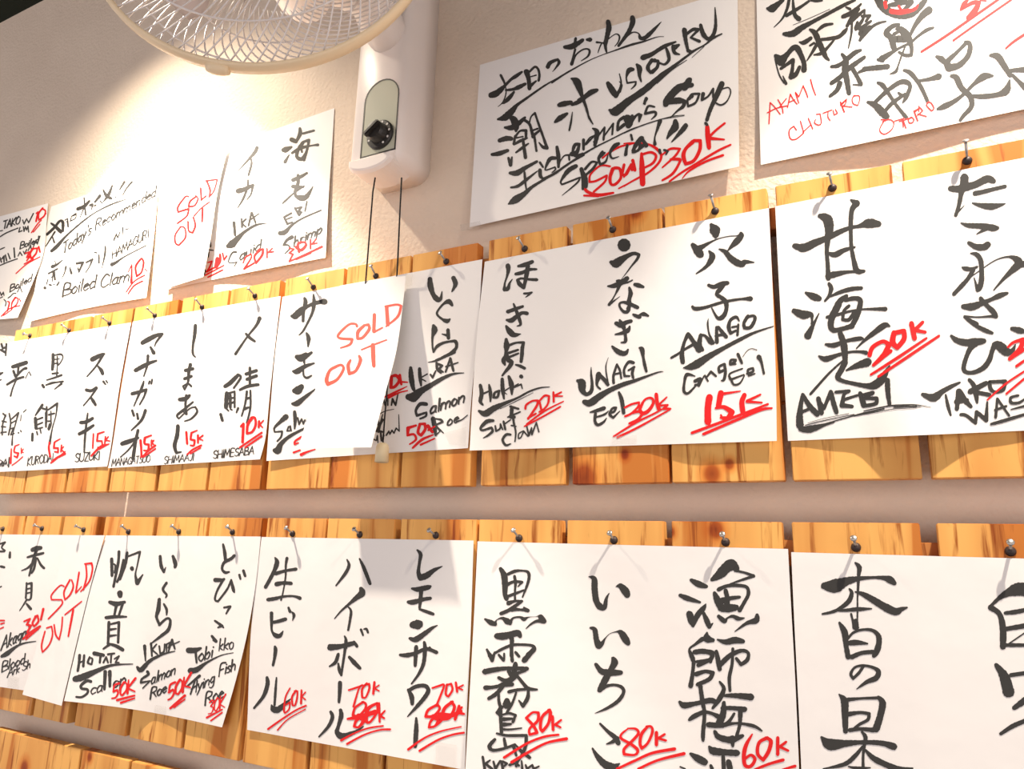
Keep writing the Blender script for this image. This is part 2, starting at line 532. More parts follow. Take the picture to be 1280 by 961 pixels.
245,515,30 250,590,32 245,670,15
275,570,15 285,630,15 310,580,15 325,625,15 340,590,14
365,580,18 355,605,15 380,600,15 385,560,8
60,870,40 90,870,65 120,810,40 200,740,30 350,660,18
@ S3 r a 335 445 7.39
310,745,20 250,785,18 245,815,18 280,800,12
235,890,18 295,868,15
305,910,28 360,885,18 435,860,10
@ SO2 o - 395 340 6.862
350,465,20 340,445,18 280,450,18 195,530,20 200,565,20 310,575,22 290,620,20 210,650,12
410,460,22 360,510,28 355,570,22 400,560,22 455,490,25 450,450,22 410,455,18
500,365,28 495,510,28
495,515,18 570,475,12
605,300,28 615,450,30
595,295,18 690,278,16 730,290,20 700,380,20 600,465,12
390,665,12 500,620,14 605,580,10
487,625,35 490,720,35 495,805,28
190,800,20 120,840,22 90,920,32 100,960,32 180,920,22 235,830,22 210,795,20 150,825,15
295,755,18 275,800,28 285,870,28 340,845,22 380,760,28 370,720,22
@ S9 k a 600 700 8.008
205,85,35 240,150,60 250,250,55 250,340,45 265,385,45
280,140,30 350,110,32 420,105,20 480,120,28 490,180,30 465,270,25 425,370,15
345,160,28 355,230,28 350,300,20 350,400,22
270,245,35 340,215,28 420,220,28 380,265,10
260,370,30 350,335,28 440,300,20
285,430,45 350,410,25 420,410,25 350,460,35 280,505,35 210,535,35
315,490,50 400,495,25 470,500,40
440,475,20 480,505,35
50,590,20 110,625,50 150,640,40 165,600,10 220,580,25 270,610,60 300,630,40 330,580,20 400,570,22 440,590,40 485,570,10 560,565,5 610,555,25 640,610,50 570,610,30 510,640,20 460,685,8
600,570,40 630,600,60
170,760,60 240,760,70 320,740,60 380,730,60 400,760,40
310,760,50 320,810,40 315,850,35 315,960,35
70,890,15 100,960,40
150,930,25 220,890,28 320,850,30 420,845,25 520,855,28 540,890,45 480,950,50
@ S9 k a 600 800 5.967
50,70,15 80,120,30 90,150,28 110,90,15
235,0,25 235,80,25 240,155,25
140,110,18 175,150,22
180,100,15 180,145,15
265,90,20 290,120,22
330,150,40 400,70,32
265,175,30 255,230,40 245,250,25
35,235,40 100,222,38 200,210,28 350,212,30
215,230,30 230,265,25 340,225,20
140,280,25 200,300,30 290,240,22
150,340,35 220,310,30 280,265,18
265,250,22 320,320,25 360,360,28 425,368,15
40,355,35 100,350,25 180,335,28 240,330,30
170,345,28 120,400,30 65,435,25
140,390,15 140,450,22 155,510,20
215,385,25 280,370,22 360,365,18 355,430,28 320,490,28 290,450,12
270,390,15 240,470,20 200,540,20
200,450,40 200,480,65
160,500,30 125,540,20 160,570,20
150,510,30 155,600,25 160,690,25
170,555,15 220,545,18 265,560,20 245,610,22
175,590,30 240,585,18
175,630,30 230,625,18
165,665,18 230,665,15 310,655,10
125,695,15 200,710,20 345,710,22 340,790,25 310,860,22 280,900,25 270,940,20
265,780,12 310,830,25 370,875,25
250,790,25 270,860,18
110,740,22 70,790,30 95,820,25 170,810,20 260,780,22
180,735,20 190,790,25
20,870,18 35,960,20
75,895,12 40,920,18 90,960,20
100,905,15 115,960,20 150,900,15 
160,905,20 170,960,20
170,905,18 200,920,18 180,940,15
220,930,20 260,920,15 290,935,18
310,900,12 315,960,18
340,930,14 350,960,18 390,930,15 400,960,18 440,940,12
@ S9 r a 600 800 5.967
430,540,20 390,540,16 345,580,20 400,640,22 425,690,22 370,705,18 370,660,18 430,600,22 435,540,20
520,520,22 465,570,22 450,650,22 465,680,22 510,620,22 525,540,25 510,520,18
540,570,22 545,670,20
605,595,15 560,630,18 600,650,15
180,875,20 350,770,18 480,720,18 585,705,16
235,910,22 370,830,20 500,765,18 645,735,24
@ S9 k b 720 690 6.864
110,210,8 155,230,45 160,320,50 175,420,50 210,470,55 245,470,40 260,400,25 285,350,6
345,295,10 380,290,45 420,330,65 440,365,55
125,650,20 160,665,40 175,750,45 195,800,60 225,780,35 250,740,12 290,700,5 345,683,12 385,690,45 420,740,60 445,780,45
310,905,15 330,950,60
@ S9 k b 720 820 6.814
320,10,15 330,50,55 300,110,45 255,190,55 205,280,45
170,70,30 220,130,50 300,140,55 380,140,40
200,290,40 260,255,28 330,245,22 390,265,28 405,310,28 360,380,32 270,440,25 160,487,5
205,575,18 270,640,28 330,690,40 360,740,40
350,700,40 310,730,30 260,748,10
140,785,15 180,850,38 240,915,60 310,945,65 370,915,12
@ S9 r b 720 820 6.814
440,620,12 390,660,18 385,700,22 470,750,25 525,800,26 500,840,20 410,835,24 410,790,24 470,730,24 530,660,24 510,620,20 440,615,12
610,600,22 560,660,28 545,740,25 560,785,25 610,740,22 650,650,24 640,600,20 600,600,20
685,650,28 685,755,28
755,665,20 700,700,20 765,718,20
350,960,22 500,890,22 650,825,24 840,790,28
530,960,22 700,885,22 920,830,28
@ S9 k c 840 690 6.8625
345,235,35 410,190,75 470,130,90 510,110,95 545,130,60 560,155,40
540,160,20 620,175,20 700,205,30
700,205,25 610,235,22 500,272,12
165,240,30 230,275,55 295,295,30
70,370,30 130,395,45 240,430,20
150,530,55 170,590,60 180,630,30 220,540,45 270,480,40 290,445,10
270,520,25 300,590,45 320,640,35 350,610,10
365,350,30 385,400,55 410,460,55
400,320,35 470,290,30 560,285,28 640,300,28 655,360,30 620,430,30 580,500,35
460,330,35 475,400,40 470,480,50
400,430,60 480,400,40 580,385,25
420,480,60 480,480,70 550,475,50
400,550,30 450,590,40 475,565,15 520,550,28 570,570,35 620,565,10
730,540,30 720,585,50 640,610,30 540,680,8
300,690,15 300,740,65 350,755,35
260,745,40 200,790,22 150,830,18 160,890,22 190,960,25
390,750,15 460,770,45 540,755,55 610,765,35
190,855,25 260,845,35 340,870,30 330,940,30
@ S9 k c 840 795 5.7875
130,110,20 155,170,25 150,260,25 135,360,35
165,115,35 230,110,35 290,120,35 280,165,28 190,210,30
175,185,20 270,175,30
175,275,35 240,255,25 295,265,30 270,310,30 185,350,28
320,110,25 335,180,35 345,240,30
345,210,35 420,140,35 500,105,28 550,120,22 545,170,28 500,205,25 465,160,20
440,90,20 435,200,22 415,300,25 420,395,20
205,360,30 220,470,30 235,560,25 225,700,30 225,755,20
55,475,20 90,500,45 180,485,30 280,465,40 325,485,25
125,605,20 160,580,35 230,550,28 290,560,25 350,590,40
345,330,15 375,380,28 345,450,35 295,520,20
375,430,20 460,430,35 570,440,50
375,480,25 370,560,45 340,630,50
365,520,30 440,520,30 525,530,40
495,540,35 490,640,25 465,730,25
450,560,18 410,620,25 365,650,30
265,640,40 350,645,35 470,630,18 590,650,25 650,685,12
310,690,25 340,730,40 430,750,45 510,720,25
435,740,45 440,795,20
270,800,20 300,830,55 380,840,45 470,845,45
135,850,20 180,880,50 235,910,50
370,870,25 375,960,30
410,910,40 420,960,40
280,935,20 290,960,25
60,945,12 95,960,12
@ S9 r c 840 795 5.7875
580,710,12 535,790,28 520,870,28 530,935,26 570,940,24 600,890,24 570,860,20 525,890,20
690,735,24 630,770,24 620,850,24 660,895,24 700,830,28 715,760,28 680,735,22
765,735,24 765,855,24
825,765,18 780,800,20 840,828,18
600,965,18 700,925,20 805,895,22
800,965,14 890,940,22
@ S10 k a 1010 690 6.864
405,90,15 440,130,40 435,200,28 430,300,22 425,400,14 425,520,14 420,650,14
140,290,60 230,290,110 330,250,70 430,228,40 550,218,25 640,220,35 700,235,60 740,265,40
355,315,15 375,350,32 350,420,40 270,485,30 200,515,25 125,530,18
405,340,12 470,360,40 560,410,55 660,470,65 750,510,65 800,490,40 850,475,15
230,505,10 330,498,28 420,490,35 480,488,28 545,485,12
370,530,18 385,590,20 400,650,35
410,590,40 415,650,45
270,605,20 315,690,55 325,790,40 345,900,45
340,745,20 390,690,22 470,665,22 550,670,28 600,710,40 610,770,48 590,850,50 565,890,35
350,780,40 420,775,45 510,785,15
375,900,40 460,865,35 560,855,35
@ S10 k a 1010 820 6.814
475,80,25 435,140,25 385,190,25 365,150,25 400,95,20 470,80,22 550,95,25 600,130,40 580,185,45 500,220,35 415,280,8
265,325,12 310,380,60 315,480,55 320,640,40
340,370,35 450,360,22 590,355,25
600,350,30 635,400,55 615,510,55 580,620,60
340,495,40 440,480,28 520,490,30 510,540,28 440,580,25 390,620,25
355,630,35 450,620,30 560,630,40
460,645,20 490,690,35 480,760,28 470,850,22 470,960,25
115,690,20 185,750,95 300,745,60 430,735,38 560,735,40 650,745,45 730,770,60
465,770,20 400,850,35 310,920,35 130,960,12
490,800,20 560,870,45 680,930,50 780,965,50 890,955,15
345,940,12 420,955,30 530,950,12
@ S10 k b 1210 690 3.546
95,245,12 150,195,22 220,165,55 275,170,55
100,245,25 140,275,22 155,340,28 155,420,25
165,270,15 210,265,20 260,255,18
170,340,20 260,325,22
175,410,6 255,355,6
170,412,16 260,412,16
125,500,18 160,550,40 180,620,50
190,545,18 260,535,18
205,690,20 255,655,30
145,805,14 200,770,20 260,745,20
@ S8 k c 475 680 7.392
345,55,18 375,95,35 365,170,28 355,260,35 375,310,55 430,290,55 500,240,35 575,205,8
295,410,20 350,418,45 440,400,45 465,390,25
380,430,35 375,500,35 365,590,22
260,535,30 310,535,45 400,510,35 465,500,30
365,600,20 420,620,30 490,645,28
300,745,60 345,742,85 360,738,75
275,870,25 330,880,50 420,820,42 480,775,28 530,750,8
@ S8 k c 475 800 5.967
150,110,20 200,112,32 270,95,28 345,65,25 420,90,28
270,50,28 265,130,28 262,190,22
330,15,20 335,60,28 325,170,28 290,250,22 235,325,12
370,55,18 380,75,18
210,370,20 235,420,35 240,475,25
215,375,25 270,345,28 335,340,28 360,375,30 330,430,30 270,500,25 205,570,8
270,580,15 270,660,32 262,790,30
@ S8 r c 475 800 5.967
390,357,14 470,330,16 475,350,16 420,490,16
500,330,16 490,400,16 510,420,16 540,370,16 530,325,16 495,335,14
565,315,16 575,385,16
620,335,12 580,355,12 615,370,12
430,480,20 360,520,20 340,570,20 400,565,22 445,510,18 425,480,20
400,570,40 450,590,40 410,640,18 365,650,18 375,610,18 400,580,20
540,460,22 480,510,24 460,590,24 520,575,24 555,500,22 530,460,20
450,560,45 540,560,30 600,530,30
590,490,20 560,590,22
610,500,16 575,540,22 625,550,18
210,815,18 330,730,14 450,680,12 605,645,10
295,825,18 430,745,15 540,705,15 625,690,15
@ S8 k b 390 690 8.009
350,75,15 370,130,30 335,210,32 240,335,15
475,65,15 520,160,35 580,315,32
490,365,40 500,410,65 440,460,45 370,520,28 290,590,18 225,665,10
365,550,15 390,590,25 380,680,25 362,780,22
490,775,25 510,830,20
520,770,15 545,770,25 560,805,20
325,840,15 340,880,30 335,960,35
175,940,40 300,940,45 420,910,40
420,900,30 450,945,25
@ S8 k b 390 800 6.864
290,0,25 280,100,22 265,200,20 250,300,20
155,65,50 240,55,38 350,25,30 385,50,25
225,120,25 200,190,30 150,225,14
225,200,15 235,260,28 250,300,15
320,145,25 360,190,38 410,240,28
240,365,35 237,450,30 230,530,22
160,615,25 175,660,32 140,740,28 60,828,14
245,600,30 250,650,38 225,740,28 215,790,40 260,825,55 340,800,35 400,770,20 440,740,10
@ S8 r b 390 800 6.864
315,428,16 400,400,16 430,385,16 400,420,14 355,570,18
470,370,18 430,420,18 430,490,18 460,490,16 490,420,18 490,375,18 440,390,16
535,360,20 525,460,20
575,385,12 535,415,14 575,435,12
440,530,20 370,580,20 350,645,22 400,650,22 455,590,20 460,545,20 430,530,18
400,650,45 440,690,35 400,745,20 360,740,20 380,690,25 420,660,25
305,675,18 400,660,40 470,640,40 540,610,30
560,540,20 480,590,30 465,690,30 500,700,20 560,610,22 555,540,18
460,640,40 560,620,25
575,540,18 580,700,18
625,605,14 585,650,20 620,670,16
250,860,20 350,805,14 480,755,14 610,735,14
300,890,18 450,810,15 580,770,15 670,765,18
@ S8 k a 310 690 8.01
270,55,15 290,100,45 265,180,38 215,280,35 175,350,35
275,215,35 380,185,28 480,170,32
390,60,30 378,130,22 375,250,18 350,400,14 330,480,18
285,320,45 350,308,35 430,312,35
200,475,35 270,465,35 350,445,25 450,440,22 520,460,35
235,610,35 235,700,28 240,790,22 280,835,45 320,835,40 350,790,10
240,705,28 310,690,35 375,670,35
405,555,22 420,595,30
440,600,15 460,630,30 445,685,8
@ S8 k a 300 800 8.01
350,65,25 355,100,38 345,180,28 330,250,25
270,375,30 275,440,40 235,560,35 140,680,20
365,375,15 355,500,25 345,650,22
315,650,15 335,690,60 380,695,60 440,645,40 510,585,8
@ S8 r a 300 800 8.01
500,480,14 455,570,16 440,700,18 450,730,16 490,690,16 500,620,16 460,650,12
560,505,20 520,570,20 525,650,20 550,650,18 570,580,18 575,510,16 545,510,16
615,500,18 610,635,20
655,520,14 615,565,14 655,595,14
280,890,20 420,790,18 560,700,16 660,655,18
375,900,14 480,790,12 655,690,12
@ E k - 590 70 9.608
230,470,70 290,450,75 350,400,60 400,350,35 470,280,35 530,240,45 600,190,25
345,230,30 380,300,28 400,350,22
400,360,12 410,420,15 395,500,15 360,565,12 310,610,6
405,410,25 490,400,35 560,375,50 640,335,35
505,430,25 450,500,50 390,555,35 360,570,15
655,190,70 680,280,50 690,390,45
690,190,25 755,130,28 795,160,28 810,230,28 800,295,30
700,250,15 770,230,18
700,360,40 770,300,20
910,130,50 940,80,45 1030,40,28 1045,80,35 1000,150,18 965,190,5
310,760,25 400,735,80 480,660,70 540,590,40 650,510,28 850,370,22 1000,280,15 1250,140,12
@ E k - 690 20 9.143
145,355,40 220,350,65 300,310,50 350,275,40
270,255,30 260,330,35
265,380,25 240,480,25 225,550,38
225,550,35 270,450,20 340,390,18 400,375,18 430,400,25 410,460,22 330,515,8
400,270,30 435,270,50
0,760,22 150,660,20 400,520,12 560,450,10 700,400,14 900,330,25 1050,290,20 1200,240,10 1280,235,6
640,65,50 650,130,60 630,230,50 610,330,40 625,420,15
510,300,25 570,305,15 545,360,15 525,420,10
590,310,30 660,250,12 730,205,12 770,230,20 760,290,16 715,350,8
920,20,55 920,80,55 870,190,45 760,340,30
760,340,22 850,230,30 930,185,15 990,200,15 1010,250,40 1060,250,45 1130,190,45 1250,65,8
220,715,20 290,740,60 330,830,40 345,920,30
300,960,30 370,915,30 440,860,35 510,845,35
640,770,50 690,850,70 730,910,55 770,850,30 790,760,20 770,660,12
770,750,10 800,790,15 780,870,15
925,610,40 880,620,55 850,700,20 860,765,22 960,750,18 950,790,22 905,835,10
970,555,30 1000,600,60 1000,680,35 1020,750,18
1175,500,35 1110,540,28 1110,620,28 1150,650,25 1210,580,28 1210,510,28 1160,505,25
1220,540,15 1280,550,18
1045,465,45 1110,455,45 1200,400,40 1280,355,35
@ E k - 590 140 8.007
370,45,25 420,80,70 440,150,60 440,190,25
330,155,25 400,155,55 470,110,45 530,55,25
525,80,30 575,120,28 600,200,30 610,250,30
430,250,25 480,190,20 540,185,30 540,260,25
430,240,20 420,320,30
440,260,15 510,245,15
430,320,20 480,290,30 550,260,20
440,405,18 500,360,28 565,315,15
510,270,25 520,350,30 535,455,35
570,130,15 590,50,15 630,10,22 660,100,22 720,270,25 750,360,35 710,350,30 670,305,12
590,190,20 660,165,18
610,240,30 680,180,22
625,250,25 645,390,22
275,285,40 340,265,50 390,265,45
200,425,30 270,415,45 355,385,35
365,460,25 385,530,35 400,450,15
380,610,30 450,610,55 530,560,40 650,495,25
525,600,20 530,660,25 535,720,20 545,780,15
390,755,20 460,740,30 540,680,30 655,590,10
365,920,15 430,880,70 520,820,50 600,750,30 720,675,25 860,590,18 980,510,18 1120,430,18
680,505,25 710,550,20
680,580,35 685,640,35 715,670,20
840,460,30 780,470,40 735,560,18 745,580,15 830,550,15 835,575,18 800,605,10
850,350,30 865,450,40 865,550,25
865,520,12 920,440,14 970,430,20 975,480,18
1000,420,50 1050,400,40 1075,320,25 1030,330,35 1010,400,25 1040,440,30 1110,410,14
1040,540,40 960,590,45 890,690,20 900,725,18 990,690,18 1080,655,18 1050,710,18 900,835,6
1095,570,40 1110,650,35 1110,770,25
@ E k - 740 0 6.405
410,460,45 480,430,28 580,370,30 670,335,15
590,375,15 610,430,28 615,480,25 580,515,18 540,500,12
480,480,30 445,540,28 470,580,25 520,540,25 530,490,22 480,485,25
650,370,30 660,420,28 700,435,12
650,370,20 695,360,20 670,390,15
740,240,40 750,320,30 770,410,20
760,270,22 810,235,25 855,235,22 790,300,15 860,330,25
870,200,25 890,270,35 930,310,28 970,280,30 990,200,25 985,60,8
140,880,20 190,890,70 290,810,55 420,720,50 550,610,40 680,510,22 800,420,15 900,360,8
780,420,15 900,360,12 960,310,20 1040,270,10
770,405,30 800,415,20
520,670,5 640,560,8 760,480,5
800,460,4 900,370,5
415,830,15 435,790,30
500,855,15 450,850,18 425,910,20 500,895,20 510,920,18 475,955,8
780,640,45 740,700,55
800,680,35 700,700,55 610,790,55 590,835,45 
580,830,20 680,805,50 740,810,30 730,850,28 680,890,15 630,940,8
800,770,30 765,800,20 770,850,18 830,820,18 860,750,18 800,755,20 780,790,25
890,750,30 880,800,20 930,770,15 970,710,18 970,780,15
1040,670,45 1000,760,40 950,870,30 920,960,28
1020,720,10 1090,700,10 1110,740,10 1080,810,12 1030,840,14 980,815,14
550,955,5 740,925,4
@ E k - 680 130 7.392
390,370,20 470,290,12
365,330,28 365,420,22
375,380,15 420,315,14 465,290,12
450,225,15 490,260,45 470,380,30
460,350,15 560,215,18 550,330,20
545,310,12 640,180,18 630,280,18
740,120,30 690,160,25 680,240,25 740,190,30
760,130,40 780,200,50 800,180,40 815,110,30
800,190,20 860,100,15 900,100,20 880,150,20
380,0,15 400,80,15 455,185,5
540,440,25 505,500,25 520,560,22 570,530,20 590,470,10
520,490,20 560,450,20
690,365,28 650,390,40 610,450,25 630,500,18 690,485,8
770,380,25 750,470,25
805,285,20 815,330,22
0,690,25 100,640,22 200,570,20 350,470,18 480,395,14 600,335,12 800,235,10 890,205,8
345,600,15 380,680,40 385,760,40
380,600,25 440,535,20 490,540,20 450,600,25 390,650,20
850,370,25 820,430,25 870,430,20 890,370,25
@ E k - 780 100 6.867
150,500,45 100,560,35 75,620,20 110,610,20 165,560,30
160,510,25 190,560,40
60,470,20 70,510,15
310,350,35 290,410,25 265,490,12 265,550,30
305,600,25 310,625,25
345,600,20 375,610,20 360,640,12
440,350,35 440,400,60 400,450,40 370,500,15
530,390,40 500,430,40 410,530,10
20,590,25 20,640,20
30,330,70 40,380,50
50,350,20 110,300,18 130,290,18 130,355,15
0,455,8 180,380,10 400,315,8 520,300,5
190,150,15 180,210,12
700,370,25 715,385,22
@ E r - 680 130 7.392
890,345,14 800,370,14 700,395,18 600,450,18 540,500,14 
610,575,18 520,570,18 430,650,18 420,720,20 480,710,20 580,660,20 560,720,20 460,810,20
400,640,14 370,740,20 390,800,30 450,830,28 520,840,30 640,820,20
370,845,18 500,850,22
635,600,35 610,680,30 620,740,25 660,740,25 710,680,25 700,600,28 650,590,28
740,560,25 720,650,25 760,650,25 800,570,25
820,520,30 840,610,30
690,780,14 880,680,14
@ E r - 780 100 6.867
0,545,12 80,540,14 200,550,18 280,590,25 320,650,22 290,720,20 200,800,18 100,850,14 0,910,14
0,830,18 60,720,15 70,770,25 90,740,25
150,630,22 155,750,45 160,890,45
150,640,20 230,620,22 275,650,22 250,710,22 180,750,18
330,640,14 400,590,20 480,590,20 440,650,20 330,750,14
400,680,20 470,680,28 480,700,22 420,800,22 330,860,18
590,530,35 530,590,28 510,650,35 530,720,28 600,690,28 650,600,30 655,520,28 600,520,28
715,400,35 720,480,42 730,580,35
865,370,18 790,430,20 740,480,22
740,500,30 860,510,14
390,870,16 500,790,18 600,730,20 800,610,20 915,555,16
500,845,8 560,780,16 700,700,20 850,645,20
@ E k - 640 0 4
300,392,10 330,430,26 350,480,18 375,550,12 385,590,8 405,622,4
235,525,20 262,518,26 295,512,20
300,522,16 335,508,20 380,478,14 425,450,16
215,610,12 240,590,26 275,568,14
302,560,4 295,610,10 286,652,8
@ F k a 950 0 8
75,85,30 120,85,75 180,40,50 230,0,35
290,0,30 270,90,28 220,190,18 140,272,8
330,0,20 335,70,30 350,150,40 390,190,50
265,155,35 340,110,35 420,60,28 490,10,25
510,5,20 570,5,35 620,5,20
240,340,35 330,335,65 420,275,55 550,205,38 700,125,35 850,45,35 950,0,25
330,250,5 500,180,6 700,90,6
500,295,25 550,330,55 590,420,55 630,510,55 660,570,40 690,600,20
570,310,20 640,255,35 725,238,22
395,420,15 440,425,45 510,380,35
500,455,20 540,430,25
580,420,35 530,510,30 470,605,12
610,395,30 700,385,35 790,365,40 850,310,40 870,285,20
740,400,20 680,470,28 620,530,35 540,548,15
160,560,45 210,610,95 270,545,50 330,480,50 370,480,60 410,550,50 440,630,45 440,700,55
150,590,12 190,740,15 240,830,15
230,760,10 260,835,30
210,685,30 260,650,30 330,600,40 325,680,32 310,770,50 360,740,45 395,670,35
860,70,15 900,90,30
830,165,40 900,135,45 960,90,35 1010,40,20
985,90,35 920,180,45 870,260,30
920,200,22 915,330,22 885,480,12
890,230,40 960,170,35 1045,100,25
960,280,40 975,220,25
1050,110,15 1025,200,30 960,290,35
1020,160,25 1100,155,30 1060,210,25
1000,290,40 1110,210,25
1000,400,30 1040,340,45 1130,260,30 1200,225,25 1260,212,18
1010,330,60 1100,270,40
820,540,25 860,600,55 850,700,60 870,800,55 890,930,45
715,665,30 780,655,40 850,610,35
870,590,45 950,525,45 1010,500,25
1045,570,35 960,630,45 880,690,50 800,770,45 715,830,40
930,690,45 970,760,40 1010,840,45
1010,850,20 930,845,12
990,720,25 1060,690,40 1150,670,35 1270,670,40
800,830,50 770,900,45 700,960,30
@ F k a 1080 0 6.4
110,-20,60 140,40,60 200,90,60 290,115,65 370,110,60 440,60,50 490,0,40
180,0,30 150,60,20
200,40,25 260,30,40 320,20,30 380,15,40 320,80,30
250,-10,30 330,-5,40
280,195,25 225,210,35 180,260,45 215,300,45 240,380,45
260,230,20 300,230,40 350,290,55 380,370,32 380,440,25 330,440,25 280,415,20
240,270,25 290,245,20 330,320,15
250,310,50 330,310,55
520,80,60 470,120,50 410,200,35 370,280,25
555,220,18 500,240,28 430,290,20 370,340,20 270,390,20 140,470,50
110,475,20 150,480,35
340,350,12 310,420,16 275,520,15 255,570,25 210,590,10
0,550,35 100,540,40 190,530,40
320,560,20 370,580,35 430,650,30 470,720,30 510,810,28
440,645,20 530,630,30 600,610,50
110,660,20 150,680,35 200,750,28 260,840,25 340,940,30
30,815,20 90,840,50 150,900,60 180,930,50
85,820,28 180,730,32 280,660,35 340,655,40 370,690,30 340,770,35 310,820,12
165,890,25 230,820,32 330,750,22
275,740,15 300,760,25
580,450,20 620,470,45 650,500,35
820,340,28 740,420,28 670,490,45 680,540,60 760,520,45 830,450,40 850,380,40 840,340,30 810,335,25
700,605,25 740,620,45 780,700,42 850,770,42 860,850,38 800,920,30 770,960,25
1030,605,18 960,610,55 880,670,30 800,750,25 720,810,35 640,850,45 590,870,20
870,765,25 950,770,38 1070,755,38 1140,720,60 1165,640,15
1010,440,20 1070,450,50 1120,520,45 1170,600,35
1150,570,30 1200,560,30 1290,555,45
1190,600,25 1240,650,30 1290,700,45
@ F r b 1080 0 6.4
170,20,30 175,60,25
220,90,40 300,95,40 400,75,25 430,40,15
280,50,20 310,90,15
830,0,20 800,30,35 775,75,20 870,20,30 920,20,35 890,80,45 830,140,30
930,0,10 980,5,10
460,412,18 650,290,20 830,165,20 1080,-10,18
715,322,16 900,190,16 1180,-5,16
1135,385,14 1200,330,20 1290,270,20
@ F r a 950 90 7.111
80,460,9 85,370,10 90,270,9 130,310,9 180,375,9
65,362,9 150,320,9 240,300,9
160,245,9 195,310,10 205,365,9
235,235,8 170,315,9
245,315,9 270,195,9 295,240,9 330,285,9
255,270,8 310,245,8
315,180,9 345,275,9
320,185,9 345,220,9 385,120,9
385,125,9 410,180,10 425,225,9
450,65,10 470,140,10 495,205,9
325,515,9 300,480,9 260,520,10 270,590,10 320,595,9 390,540,9
360,435,9 390,540,9
380,535,8 450,470,8
430,410,9 470,505,9
495,420,8 485,450,10 520,470,10 545,450,9 535,370,9 500,375,8
560,365,9 640,335,9
605,360,9 605,400,10 625,430,9
650,340,9 660,380,9 690,365,9 670,330,8
715,265,12 750,355,12
720,290,18 770,240,10 760,280,10 730,310,12
730,300,9 820,310,8
845,205,9 820,235,9 830,280,9 870,295,9 885,250,9 880,210,9 830,210,8
1075,420,9 1110,425,9 1070,490,9 1070,530,9 1110,550,9 1170,510,9 1190,450,9 1150,420,9 1090,440,8
1195,435,9 1280,410,9
1265,420,12 1275,490,9
@ F r a 1080 0 6.4
350,950,9 380,940,9
440,850,12 440,890,9
400,885,12 430,965,12
405,890,16 450,860,10 470,885,10 430,920,10
430,910,9 500,930,9
520,815,10 500,840,10 540,885,10 560,865,10 535,820,10 510,820,9
@ D k b 270 130 8.007
410,435,30 390,480,32 330,550,22 220,670,6
350,545,15 355,600,20 325,710,20
320,760,16 315,830,20 270,950,20 215,1040,8
220,870,45 290,850,40 370,810,25 350,900,15 310,955,12
@ D k c 270 130 8.007
840,245,25 840,300,35 800,380,20
870,295,20 980,265,20
755,355,40 800,375,35
675,460,40 700,455,50 755,430,20
690,580,30 730,510,12
760,490,20 850,440,30 960,415,15 1020,408,25
870,385,30 820,460,30 810,530,30 860,550,35 890,500,20
870,380,22 930,360,25 915,440,22 880,560,25
850,430,18 860,480,18
770,760,35 850,725,30 910,690,20
820,710,25 820,790,30 790,870,25
770,825,35 870,830,20
880,820,15 780,890,15 690,970,18 665,995,12
790,870,25 800,920,30 860,940,55 910,920,40 970,825,8
@ D k d 270 230 8.007
180,385,28 190,510,22
255,345,15 260,430,20
300,350,16 265,390,18 300,430,15
355,285,18 325,415,18
360,290,20 395,385,18
340,360,15 430,295,10
120,620,40 160,600,65 220,540,45 290,475,28 400,410,22 510,390,6
200,680,20 160,690,15 125,770,12 150,790,10 210,780,10 180,825,8
T 228,772 452,648 104 13 .15 quid
@ D r b 270 230 8.007
270,790,14 300,730,14 350,700,16 350,740,16 280,850,20
280,850,18 380,790,18
440,660,25 385,720,22 400,790,22 460,710,25 470,650,22 430,660,20
510,645,16 510,735,16
565,640,12 520,685,14 575,675,16
@ D k e 270 230 8.007
680,330,18 715,400,22
690,325,20 755,290,18
710,350,14 760,330,14
710,400,18 765,380,14
790,240,20 830,310,22
790,245,16 855,230,18 825,270,18 855,280,18 830,315,16
910,175,15 890,270,15
640,490,40 690,480,40 760,410,22 870,340,15 1050,262,14
760,530,35 710,560,25 675,610,18 720,610,14 745,640,14 690,695,10
T 768,632 1062,486 104 14 .15 hrimp
@ D r c 270 230 8.007
730,640,14 780,650,16 730,690,16 770,700,18 730,775,16
800,630,30 850,660,30 900,610,25 880,580,20 820,600,25 830,680,25
945,555,18 945,645,18
1000,550,14 960,600,16 1010,590,14
730,775,16 900,700,18 1060,625,22
800,755,12 950,690,12
@ D k a 200 200 6.01
378,620,8 380,650,10
370,675,8 400,678,8
365,690,12 362,730,8
335,830,18 330,860,12
@ D r a 200 200 6.01
360,770,10 390,760,12 370,810,14 350,840,14 420,800,14
430,740,30 420,800,28 450,760,20 450,710,20
470,700,14 480,750,12 500,720,14
340,865,12 480,790,10
360,880,12 470,825,12
@ SO1 r - 200 200 6.01
215,275,12 190,275,12 135,350,14 135,390,14 215,365,14 200,420,12 130,475,12
275,270,12 225,310,14 215,350,14 260,340,12 285,290,12 265,268,10
305,210,14 310,300,14
310,300,10 345,268,10
350,155,14 375,220,16 370,270,10
345,155,12 430,145,10 405,230,10 365,280,8
255,420,9 310,360,9 370,315,9
320,365,16 315,460,14
155,500,10 115,560,12 115,620,14 140,640,12 190,580,12 185,510,12 150,500,10
210,460,12 215,530,14 245,545,14 265,490,14 250,430,14
@ B k a 40 210 7.529
180,520,15 220,550,25 270,600,30
140,625,20 210,560,22 260,500,20 290,510,25 290,590,22
215,600,15 130,735,8
190,640,10 210,700,15
310,490,8 335,475,8 340,550,14 330,500,10
370,465,8 360,500,8 410,470,8 415,425,8 370,455,8 410,440,8
430,385,28 490,360,28 540,310,20
490,280,10 505,440,16
490,370,12 450,470,6
545,350,20 570,340,18 560,390,8
590,320,16 640,260,25
580,355,8 600,350,16
640,310,10 660,330,10
670,205,14 700,260,28 745,285,22
